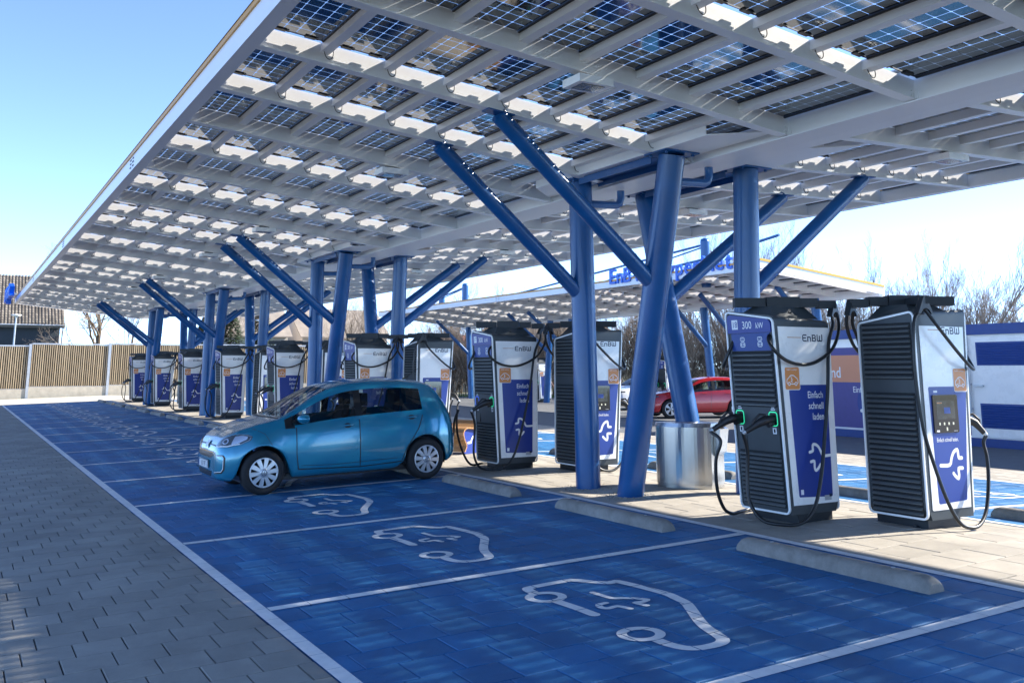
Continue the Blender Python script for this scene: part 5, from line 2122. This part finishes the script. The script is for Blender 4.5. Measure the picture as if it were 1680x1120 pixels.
nrm = Vector((nn.x, 0, nn.z)).normalized()
if nrm.x > 0:
    nrm = -nrm
uy = Vector((nrm.z, 0, -nrm.x))
flat(mb, [[Vector((.066 * math.cos(2 * PI * k / 28), .066 * math.sin(2 * PI * k / 28))) for k in range(28)]], h + nrm * .016, (0, -1, 0), uy, 0, 1)
emblem(mb, h + nrm * .017, (0, -1, 0), uy, .066, 0, .001)
put('emblem', mb.mesh('emblem', [M_CHROME, M_TRIM]), car)
mb = MB()
h, nn = cast((-2, 0, .41), (1, 0, 0))
mb.box(h.x - .028, h.x - .016, -.26, .26, .355, .465, 0)
flat(mb, rframe(-.258, .258, .357, .463, .01, .006), (h.x - .028, 0, 0), (0, -1, 0), (0, 0, 1), .0006, 1)
flat(mb, shift(text_polys('KX 97', .098, 'CENTER', .95, .004), .04, .376), (h.x - .028, 0, 0), (0, -1, 0), (0, 0, 1), .0008, 1)
flat(mb, bar2(-.25, -.215, .365, .455), (h.x - .028, 0, 0), (0, -1, 0), (0, 0, 1), .0010, 2)
put('number_plate', mb.mesh('number_plate', [M_PLATE, M_TRIM, M_DBLUE]), car)
mb = MB()
for s in (-1, 1):
    patch(mb, [(s * .50, .72), (s * .66, .74), (s * .66, .96), (s * .56, 1.0), (s * .50, .90)], *TA, off=.004, mi=0)
put('tail_light', mb.mesh('tail_light', [M_TAIL]), car)
mb = MB()
patch(mb, [(-.6, .26), (.6, .26), (.62, .40), (-.62, .40)], *TA, off=.004, mi=0)
put('rear_bumper', mb.mesh('rear_bumper', [M_TRIM]), car)
mb = MB()
mb.cyl((3.0, 0, 1.44), (3.09, 0, 1.475), .022, .012, 8)
mb.cyl((3.06, 0, 1.47), (3.30, 0, 1.62), .005, .003, 6)
put('aerial', mb.mesh('aerial', [M_TRIM]), car)
mb = MB()
up = (0, 0, 4), (1, 0, 0), (0, 1, 0), (0, 0, -1)
strip(mb, [(.95, -.50), (.905, -.10), (.93, .20)], .014, *up, off=.012, mi=0)
strip(mb, [(.93, .05), (.90, .35), (.96, .62)], .014, *up, off=.012, mi=0)
strip(mb, [(.835, -.62), (.80, 0), (.835, .62)], .03, *up, off=.004, mi=0)
put('wiper', mb.mesh('wiper', [M_TRIM]), car)

# larger hatchback under the distant canopy
def stretch(D, kx, kz, wh):
    E_ = {}
    for k, v in D.items():
        if k in ('zb', 'w', 'zbelt', 'wbelt', 'ztop', 'zrail', 'wrail'):
            f = kz if k in ('zbelt', 'ztop', 'zrail') else (1.06 if k in ('w', 'wbelt', 'wrail') else 1)
            E_[k] = [(a * kx, b * f) for a, b in v]
        elif k in ('win', 'bpil', 'ws', 'rw'):
            E_[k] = tuple(round(a * kx, 3) for a in v)
        else:
            E_[k] = v
    E_['L'] = round(D['L'] * kx, 3)
    E_['wh'] = wh
    E_['R'] = .32
    E_['arch'] = .37
    return E_


def shift_glass(D, dx):
    """longer bonnet: push the glasshouse back"""
    for k in ('ztop', 'zrail', 'wrail', 'zbelt', 'wbelt'):
        D[k] = [(a if a < .5 else a + dx * min(1, (a - .5) / .3) * (1 if a < 2.6 else max(0, 1 - (a - 2.6) / 1.1)), b) for a, b in D[k]]
    for k in ('win', 'ws', 'bpil'):
        D[k] = tuple(round(a + dx * (1 if a < 2.6 else max(0, 1 - (a - 2.6) / 1.1)), 3) for a in D[k])
    return D


kit2 = wheel_kit(5, .32, .22)
BIG = shift_glass(stretch(HATCH, 1.13, .985, (.82, 3.36)), .30)
for nm, lab, loc, rz, pnt in (('parked_car', 'red hatchback with dark grille parked under the distant canopy behind the columns', (19.5, 23.6, 0), -0.32, M_CARR),
                              ('parked_car', 'white car half hidden behind the red hatchback', (22.3, 29.6, 0), 0.1, M_CARW)):
    c2 = thing(nm, lab, 'car', loc, rz)
    bpy.context.view_layer.update()
    b_, cast, patch, strip = build_car(BIG, c2, pnt, kit2, False)
    mb = MB()
    patch(mb, [(-.52, .42), (-.40, .30), (.40, .30), (.52, .42), (.46, .62), (-.46, .62)], *NO, off=.004, mi=0)
    put('grille', mb.mesh('grille', [M_TRIM]), c2)
    for s in (-1, 1):
        mb = MB()
        d = Vector((0.80, -s * 0.42, -0.22)).normalized()
        ux = Vector((0.46, s * 0.89, 0)).normalized()
        patch(mb, [(-.20, -.04), (0, -.05), (.17, .0), (.16, .05), (0, .03), (-.2, .0)], Vector((.32, s * .64, .74)) - d * 2, ux, (0, 0, 1), d, .004, 0)
        put('headlight', mb.mesh('headlight', [M_LAMPD]), c2)
    for side in (NS, FS):
        mb = MB()
        strip(mb, [(1.36, .93), (1.34, .50), (1.38, .30), (2.35, .28), (2.40, .98)], .010, *side)
        strip(mb, [(2.35, .28), (2.9, .30), (3.15, .60), (3.3, 1.0)], .010, *side)
        put('shut_line', mb.mesh('shut_line', [M_TRIM]), c2)
        mb = MB()
        for hx in (2.12, 3.05):
            h, nn = cast((hx, side[0][1], .86), side[3])
            sg = -1 if side is NS else 1
            mb.tube([h + Vector((-.1, 0, 0)), h + Vector((0, .02 * sg, 0)), h + Vector((.1, 0, 0))], .014, 6)
        put('door_handle', mb.mesh('door_handle', [pnt]), c2)
        mb = MB()
        sg = -1 if side is NS else 1
        mb.hexa([(1.50, sg * .80, .95), (1.64, sg * .80, .95), (1.64, sg * 1.0, .97), (1.54, sg * 1.0, .97), (1.52, sg * .80, 1.07), (1.64, sg * .80, 1.08), (1.64, sg * .98, 1.08), (1.55, sg * .98, 1.07)])
        put('mirror', mb.mesh('mirror', [pnt]), c2)
    mb = MB()
    mb.box(-.045, -.03, -.26, .26, .40, .51)
    put('number_plate', mb.mesh('number_plate', [M_PLATE]), c2)

# far charging pillars of the second canopy
pillar(25.3, 39.6, 0, 60, 'small distant charging pillar seen in the gap left of a louvred pillar', False, 1, (0, 1), 'gg', 0.0, 'charging pillars under the distant canopy')
pillar(25.3, 29.0, 0, 61, 'distant white charging pillar behind the red hatchback', False, 1, (0, 1), 'gg', 0.0, 'charging pillars under the distant canopy')
# ------------------------------------------------------------------ wooden fence at the far end
YF = 59.4
fence = thing('fence', 'tall fence of vertical wooden slats on concrete plinths between grey posts', 'fence', (3, YF, 0.1))
bpy.context.view_layer.update()
PW = 4.42
fx0 = 1.58 - 4 * PW
sl_m = MB()
sl_m.box(-0.030, 0.030, -0.022, 0.022, 0, 2.50)
slat_me = sl_m.mesh('slat', [M_WOOD])
po = MB()
po.box(-0.075, 0.075, -0.09, 0.09, -0.3, 3.16)
post_me = po.mesh('post', [M_GALV])
mats4 = []
for k in range(9):
    x = fx0 + k * PW
    put('post', post_me, fence, True, Matrix.Translation((x, YF, 0.03 * min(x, 6))))
    xm = x + PW / 2
    g = 0.03 * min(max(xm, -6), 6)
    pb = MB()
    pb.box(x + 0.08, x + PW - 0.08, YF - 0.04, YF + 0.06, -0.3, 0.56 + g)
    put('plinth', pb.mesh('plinth', [M_PLINTH]), fence, True)
    pb = MB()
    pb.box(x + 0.08, x + PW - 0.08, YF - 0.03, YF + 0.03, 3.07 + g, 3.15 + g)
    pb.box(x + 0.08, x + PW - 0.08, YF - 0.015, YF + 0.015, 0.565 + g, 0.60 + g)
    put('rail', pb.mesh('rail', [M_GALV]), fence, True)
    pb = MB()
    pb.box(x + 0.08, x + PW - 0.08, YF + 0.055, YF + 0.075, 0.57 + g, 3.05 + g)
    put('gap_shade_board', pb.mesh('gap_shade_board', [M_GAPSHADE]), fence, True)  # added dark sheet, makes the gaps between the fence slats look shaded
    n = 36
    for j in range(n):
        mats4.append(Matrix.Translation((x + 0.14 + (PW - 0.28) * j / (n - 1), YF, 0.58 + g)))
place_many('slat', slat_me, mats4, fence, 300)
# low kerb and plinth wall continuing left
mb = MB()
mb.box(-40, fx0, YF, YF + 0.1, -0.3, 2.9)
tag(put('wall', mb.mesh('wall', [M_PLINTH])), 'plain pale wall continuing the wooden fence to the left', 'wall')


# ------------------------------------------------------------------ houses
def tiled_roof(me_root, name, xa, xb, y0, z0, y1, z1, nx, ny, mat):
    """one roof slope with real courses of curved tiles, joined"""
    mb = MB()
    dy, dz = (y1 - y0) / ny, (z1 - z0) / ny
    dx = (xb - xa) / nx
    nrm = Vector((0, -(z1 - z0), (y1 - y0))).normalized()
    prof = [(0, 0.0), (0.18, 0.045), (0.40, 0.055), (0.60, 0.03), (0.78, 0.0), (0.94, -0.006)]
    rr = random.Random(nx)
    for j in range(ny):
        for i in range(nx):
            base = Vector((xa + i * dx, y0 + j * dy, z0 + j * dz))
            up = Vector((0, dy * 1.12, dz * 1.12))
            lo = [base + Vector((u * dx, 0, 0)) + nrm * (h + 0.045 + rr.uniform(0, .008)) for u, h in prof]
            hi = [base + Vector((u * dx, 0, 0)) + up + nrm * h for u, h in prof]
            m = len(prof)
            mb.add([*lo, *hi], [(k, k + 1, m + k + 1, m + k) for k in range(m - 1)], 0, False)
    o = put('roof_tile', mb.mesh('roof_tile', [mat]), me_root, True)
    o['kind'] = 'stuff'
    return o


def house(label, xa, xb, ya, yb, ze, zr_, wall, roofm, tiles=True, z0=-0.2, wins=(), cat='house', nx=40, ny=14):
    h = thing('house', label, cat, ((xa + xb) / 2, ya, 0))
    bpy.context.view_layer.update()
    ym = (ya + yb) / 2
    mb = MB()
    mb.box(xa, xb, ya, yb, z0, ze)
    for x in (xa, xb):
        q = [(x, ya, ze), (x, yb, ze), (x, ym, zr_ - .08)]
        mb.poly(q if x == xb else q[::-1])
    put('wall', mb.mesh('wall', [wall]), h, True)
    mb = MB()
    ov = 0.45
    k = (zr_ - ze) / (ym - ya)
    for s in (-1, 1):
        ye = ya - ov if s < 0 else yb + ov
        a = [(xa - .3, ye, ze - k * ov), (xb + .3, ye, ze - k * ov), (xb + .3, ym, zr_), (xa - .3, ym, zr_)]
        if s > 0:
            a = a[::-1]
        mb.poly(a)
        mb.poly([(q[0], q[1], q[2] - .12) for q in a[::-1]])
    for x in (xa - .3, xb + .3):
        for s in (-1, 1):
            ye = ya - ov if s < 0 else yb + ov
            mb.poly([(x, ye, ze - k * ov - .12), (x, ye, ze - k * ov), (x, ym, zr_), (x, ym, zr_ - .12)])
    ye = ya - ov
    mb.poly([(xa - .3, ye, ze - k * ov - .12), (xb + .3, ye, ze - k * ov - .12), (xb + .3, ye, ze - k * ov), (xa - .3, ye, ze - k * ov)])
    rf = put('roof', mb.mesh('roof', [roofm]), h, True)
    if tiles:
        tiled_roof(rf, 'tiles', xa - .3, xb + .3, ya - ov, ze - k * ov, ym, zr_, nx, ny, roofm)
    for (wx, wz, ww, wh) in wins:
        f = MB()
        for (a, b, c, d) in ((wx - .08, wx, wz - .08, wz + wh + .08), (wx + ww, wx + ww + .08, wz - .08, wz + wh + .08), (wx, wx + ww, wz - .08, wz), (wx, wx + ww, wz + wh, wz + wh + .08)):
            f.box(a, b, ya - .06, ya + .0, c, d)
        w = put('window', f.mesh('window', [M_WHITE]), h, True)
        f = MB()
        f.poly([(wx, ya - .02, wz), (wx + ww, ya - .02, wz), (wx + ww, ya - .02, wz + wh), (wx, ya - .02, wz + wh)])
        put('pane', f.mesh('pane', [M_WINDOW]), w, True)
    return h


hs = house('house with large brown pantiled roof and dark walls behind the fence', -12.0, 4.45, 76, 86.5, 5.25, 9.15, M_DARKWALL, M_ROOFT, nx=74, ny=21, wins=((-3.4, 3.2, 1.0, 1.0),))
# dormer and roof window on it
mb = MB()
mb.hexa([(-4.2, 75.0, 5.2), (-0.6, 75.0, 5.2), (-0.6, 79, 5.2), (-4.2, 79, 5.2), (-4.2, 75.0, 6.3), (-0.6, 75.0, 6.3), (-0.6, 79, 6.3), (-4.2, 79, 6.3)], 0)
mb.hexa([(-4.5, 74.8, 6.2), (-2.4, 74.8, 7.3), (-2.4, 80, 7.3), (-4.5, 80, 6.2), (-4.5, 74.8, 6.35), (-2.4, 74.8, 7.45), (-2.4, 80, 7.45), (-4.5, 80, 6.35)], 0)
mb.hexa([(-2.4, 74.8, 7.3), (-0.3, 74.8, 6.2), (-0.3, 80, 6.2), (-2.4, 80, 7.3), (-2.4, 74.8, 7.45), (-0.3, 74.8, 6.35), (-0.3, 80, 6.35), (-2.4, 80, 7.45)], 0)
mb.box(-0.9, -0.62, 74.95, 75.0, 5.1, 6.2, 1)
put('dormer', mb.mesh('dormer', [M_DARKWALL, M_WHITE]), hs, True)
mb = MB()
mb.tube([(4.62, 75.6, 5.0), (4.62, 75.6, 4.6), (4.62, 75.9, 4.4), (4.62, 75.9, 0)], .05, 8)
mb.cyl((-12.3, 75.45, 5.0), (4.75, 75.45, 5.0), .06, n=8)
put('rain_pipe', mb.mesh('rain_pipe', [M_GALV]), hs, True)
house('brown tiled house roof behind the second group of blue columns', 25.5, 34, 82, 90, 5.0, 7.6, M_PLASTER, M_ROOFG, tiles=False)
house('grey tiled gable between the conifers and the columns', 17.5, 23.5, 80, 88, 5.0, 8.3, M_PLASTER, M_ROOFG, tiles=False, wins=((20, 3.2, 1.2, 1.2),))
house('pink brick house glimpsed behind the bare trees in the middle', 45, 58, 76, 84, 5.0, 6.6, M_BRICKW, M_ROOFG, tiles=False, wins=((47, 3.6, 1.3, 1.4), (50.5, 3.6, 1.3, 1.4), (54, 3.6, 1.3, 1.4)))
house('low dark shed with red sheet roof right of the teal car', 31.3, 40, 62, 69, 3.0, 4.5, M_DARKWALL, M_ROOFR, tiles=False, cat='shed')

# ------------------------------------------------------------------ lamp posts
for (x, y, h, lab) in ((0.95, 66, 5.2, 'slim white lamp post in front of the tiled roof'), (17.2, 66.5, 5.3, 'slim lamp post with flat head before the conifers')):
    t = thing('street_lamp', lab, 'street lamp', (x, y, 0), 0, 'lamp posts beyond the fence')
    mb = MB()
    mb.cyl((0, 0, 0), (0, 0, h), .07, .05, 10)
    put('pole', mb.mesh('pole', [M_GALV]), t)
    mb = MB()
    mb.lathe([(0.0, h + .10), (.33, h + .05), (.34, h + .02), (.10, h - .06), (.05, h - .2)], 16, 'z')
    put('lamp_head', mb.mesh('lamp_head', [M_WHITE]), t)


# ------------------------------------------------------------------ bare trees
def bare_tree(seed, h, trunk_r, spread, levels=5, kids=(5, 5, 4, 4, 3), upright=0.5, clear=0.25, cap=0.011):
    r = random.Random(seed)
    tr, tw = MB(), MB()

    def limb(p, d, L, rad, lev):
        n = 5 if lev < 2 else 3
        pts, q, dd = [p], p.copy(), d.copy()
        for k in range(n):
            dd = (dd + Vector((r.gauss(0, .16), r.gauss(0, .16), r.gauss(0.05 * upright, .10)))).normalized()
            q = q + dd * (L / n)
            pts.append(q.copy())
        rads = [max(cap * .45, rad * (1 - .55 * k / n)) for k in range(n + 1)]
        (tr if lev < 2 else tw).tube(pts, rads, 7 if lev == 0 else (5 if lev == 1 else 3))
        if lev >= levels - 1:
            return
        kk = kids[lev] if lev < len(kids) else 3
        for c in range(kk):
            f = clear + (1 - clear) * (c + r.random()) / kk if lev == 0 else 0.2 + 0.8 * (c + r.random()) / kk
            f = min(f, 0.999)
            i = min(int(f * n), n - 1)
            base = pts[i].lerp(pts[i + 1], f * n - i)
            a = r.uniform(0, 2 * PI)
            ax = dd.orthogonal().normalized()
            side = (Matrix.Rotation(a, 3, dd) @ ax)
            nd = (side * spread * r.uniform(.7, 1.25) + dd * 1.0 + Vector((0, 0, upright * .6))).normalized()
            limb(base, nd, L * r.uniform(.45, .68) * (1.05 - .35 * f), rads[min(i + 1, n)] * .62, lev + 1)
    limb(Vector((0, 0, -.1)), Vector((0, 0, 1)), h, trunk_r, 0)
    return tr, tw


TV = []
for k, a in enumerate(((11, 6.6, .10, .70, 5, (10, 7, 5, 4), .55, .15), (23, 7.2, .09, .55, 5, (11, 7, 5, 4), .8, .18), (5, 5.8, .08, .85, 5, (10, 7, 5, 4), .35, .10))):
    tr, tw = bare_tree(a[0], a[1], a[2], a[3], a[4], a[5], a[6], a[7], .009)
    TV.append((tr.mesh('trunk', [M_BARK]), tw.mesh('twigs', [M_TWIG])))
tr, tw = bare_tree(78, 8.2, .21, 1.05, 6, (10, 6, 5, 4, 3), .35, .16)
BIGT = (tr.mesh('trunk', [M_BARK]), tw.mesh('twigs', [M_TWIG]))
BV = []
for s in (3, 9):
    tr, tw = bare_tree(s, 8.0, .075, .42, 5, (17, 6, 5, 3), 1.0, .12, .008)
    BV.append((tr.mesh('trunk', [M_BIRCH]), tw.mesh('twigs', [M_TWIG])))
# multi-stemmed bushes
SV = []
for s in (41, 42):
    r_ = random.Random(s)
    T, W = MB(), MB()
    for k in range(14):
        tr, tw = bare_tree(s * 10 + k, r_.uniform(2.6, 4.6), .035, .55, 4, (9, 6, 4), .6, .05, .012)
        Mx = Matrix.Translation((r_.gauss(0, .7), r_.gauss(0, .5), 0)) @ Matrix.Rotation(r_.gauss(0, .18), 4, 'X') @ Matrix.Rotation(r_.gauss(0, .2), 4, 'Y')
        T.add(tr.v, tr.f, 0, False, Mx)
        W.add(tw.v, tw.f, 0, False, Mx)
    SV.append((T.mesh('trunk', [M_BARK]), W.mesh('twigs', [M_TWIG])))


def plant(kind, label, x, y, meshes, s, rz, group, sz=None):
    t = thing(kind, label, 'tree' if kind.endswith('tree') else 'bush', (x, y, -0.05), rz, group)
    t.scale = (s, s, sz or s)
    put('trunk', meshes[0], t)
    put('twigs', meshes[1], t)


plant('bare_tree', 'big bare tree with forked trunk right of the tiled roof', 6.7, 72, BIGT, 1.0, 0.6, 'bare trees behind the fence')
pr = random.Random(12)
spots = []
for k in range(26):       # row of bare trees behind lane and container
    u = 0.62 * k / 25
    spots.append((21 + 42 * u + pr.uniform(-1.2, 1.2), 62 - 46 * u + pr.uniform(-3, 3)))
for k, (x, y) in enumerate(spots):
    plant('bare_tree', 'bare brown tree in the hedge row, ' + ('%d%s from the left' % (k + 1, {1: 'st', 2: 'nd', 3: 'rd'}.get((k + 1) % 10 if k + 1 not in (11, 12, 13) else 0, 'th'))), x + 6, y, TV[k % 3], pr.uniform(.75, 1.0), pr.uniform(0, 6), 'bare trees in the hedge row')
for k in range(30):
    u = 0.66 * k / 29
    plant('bare_bush', 'leafless brown bush of the hedge row, ' + ('%d%s from the left' % (k + 1, {1: 'st', 2: 'nd', 3: 'rd'}.get((k + 1) % 10 if k + 1 not in (11, 12, 13) else 0, 'th'))), 26 + 36 * u + pr.uniform(-1, 1), 55 - 44 * u + pr.uniform(-1.5, 1.5), SV[k % 2], pr.uniform(.85, 1.15), pr.uniform(0, 6), 'leafless bushes in the hedge row')
for k in range(22):
    u = k / 21
    plant('birch_tree', ('slender bare birch rising above the container and hedge, %d%s from the left' % (k + 1, {1: 'st', 2: 'nd', 3: 'rd'}.get((k + 1) % 10 if k + 1 not in (11, 12, 13) else 0, 'th'))), 38 + 26 * u + pr.uniform(-1, 1), 40 - 26 * u + pr.uniform(-2, 2), BV[k % 2], pr.uniform(.72, .98), pr.uniform(0, 6), 'slender birches above the hedge')
for k, (x, y) in enumerate(((9.5, 75), (14, 73), (26, 70), (24, 66), (30, 74), (35, 78))):
    plant('bare_tree', ['bare tree between the brown roof and the first conifer', 'bare tree just left of the dark conifers', 'bare tree behind the second column group', 'small bare tree over the fence top', 'bare tree beside the red shed', 'tall bare tree left of the pink house'][k], x, y, TV[k % 3], pr.uniform(.7, .95), pr.uniform(0, 6), 'bare trees behind the fence')


def conifer(seed, h, rad):
    r = random.Random(seed)
    mb = MB()
    for k in range(2600):
        t = r.random() ** 0.8
        z = 0.6 + t * (h - 0.6)
        rr = rad * (1 - t) ** 0.8 * (0.45 + 0.55 * r.random()) + 0.05
        a = r.uniform(0, 2 * PI)
        c = Vector((rr * math.cos(a), rr * math.sin(a), z + r.gauss(0, .08) - .25 * rr / rad))
        d = Vector((math.cos(a), math.sin(a), r.uniform(-.5, .1))).normalized()
        s = d.cross(Vector((0, 0, 1))).normalized() * r.uniform(.05, .12)
        L = r.uniform(.16, .36)
        mb.add([c - d * L * .3, c + s, c + d * L, c - s + Vector((0, 0, .03))], [(0, 1, 2, 3)])
    tr = MB()
    tr.cyl((0, 0, -.1), (0, 0, h * .9), .16, .03, 8)
    return tr.mesh('trunk', [M_BARK]), mb.mesh('crown', [M_NEEDLE])


for k, (x, y, h, w, lab) in enumerate(((16.2, 71, 6.6, 1.9, 'dark green conifer standing behind the lamp post'), (18.8, 72, 6.9, 2.0, 'broad dark conifer between the third and second column groups'), (14.6, 74, 5.2, 1.5, 'low dark conifer left of the lamp post'))):
    a, b = conifer(k, h, w)
    t = thing('conifer_tree', lab, 'tree', (x, y, 0), 0, 'conifers behind the fence')
    put('trunk', a, t)
    put('crown', b, t)

# grass verge under the hedge row
mb = MB()
gq = random.Random(8)
for k in range(5000):
    u = gq.random()
    x, y = 25 + 36 * u + gq.gauss(0, 1.4), 53.5 - 44 * u + gq.gauss(0, 1.4)
    a, L = gq.uniform(0, 6.3), gq.uniform(.08, .22)
    dx, dy = .03 * math.cos(a), .03 * math.sin(a)
    mb.add([(x - dx, y - dy, -.06), (x + dx, y + dy, -.06), (x + gq.gauss(0, .05), y + gq.gauss(0, .05), L)], [(0, 1, 2)])
M_GRASS = nmat('grass_blade', (0.10, 0.16, 0.035), 0.8, island=0.4)
tag(put('grass', mb.mesh('grass', [M_GRASS])), 'green grass verge under the bare hedge row', 'grass', kind='stuff')
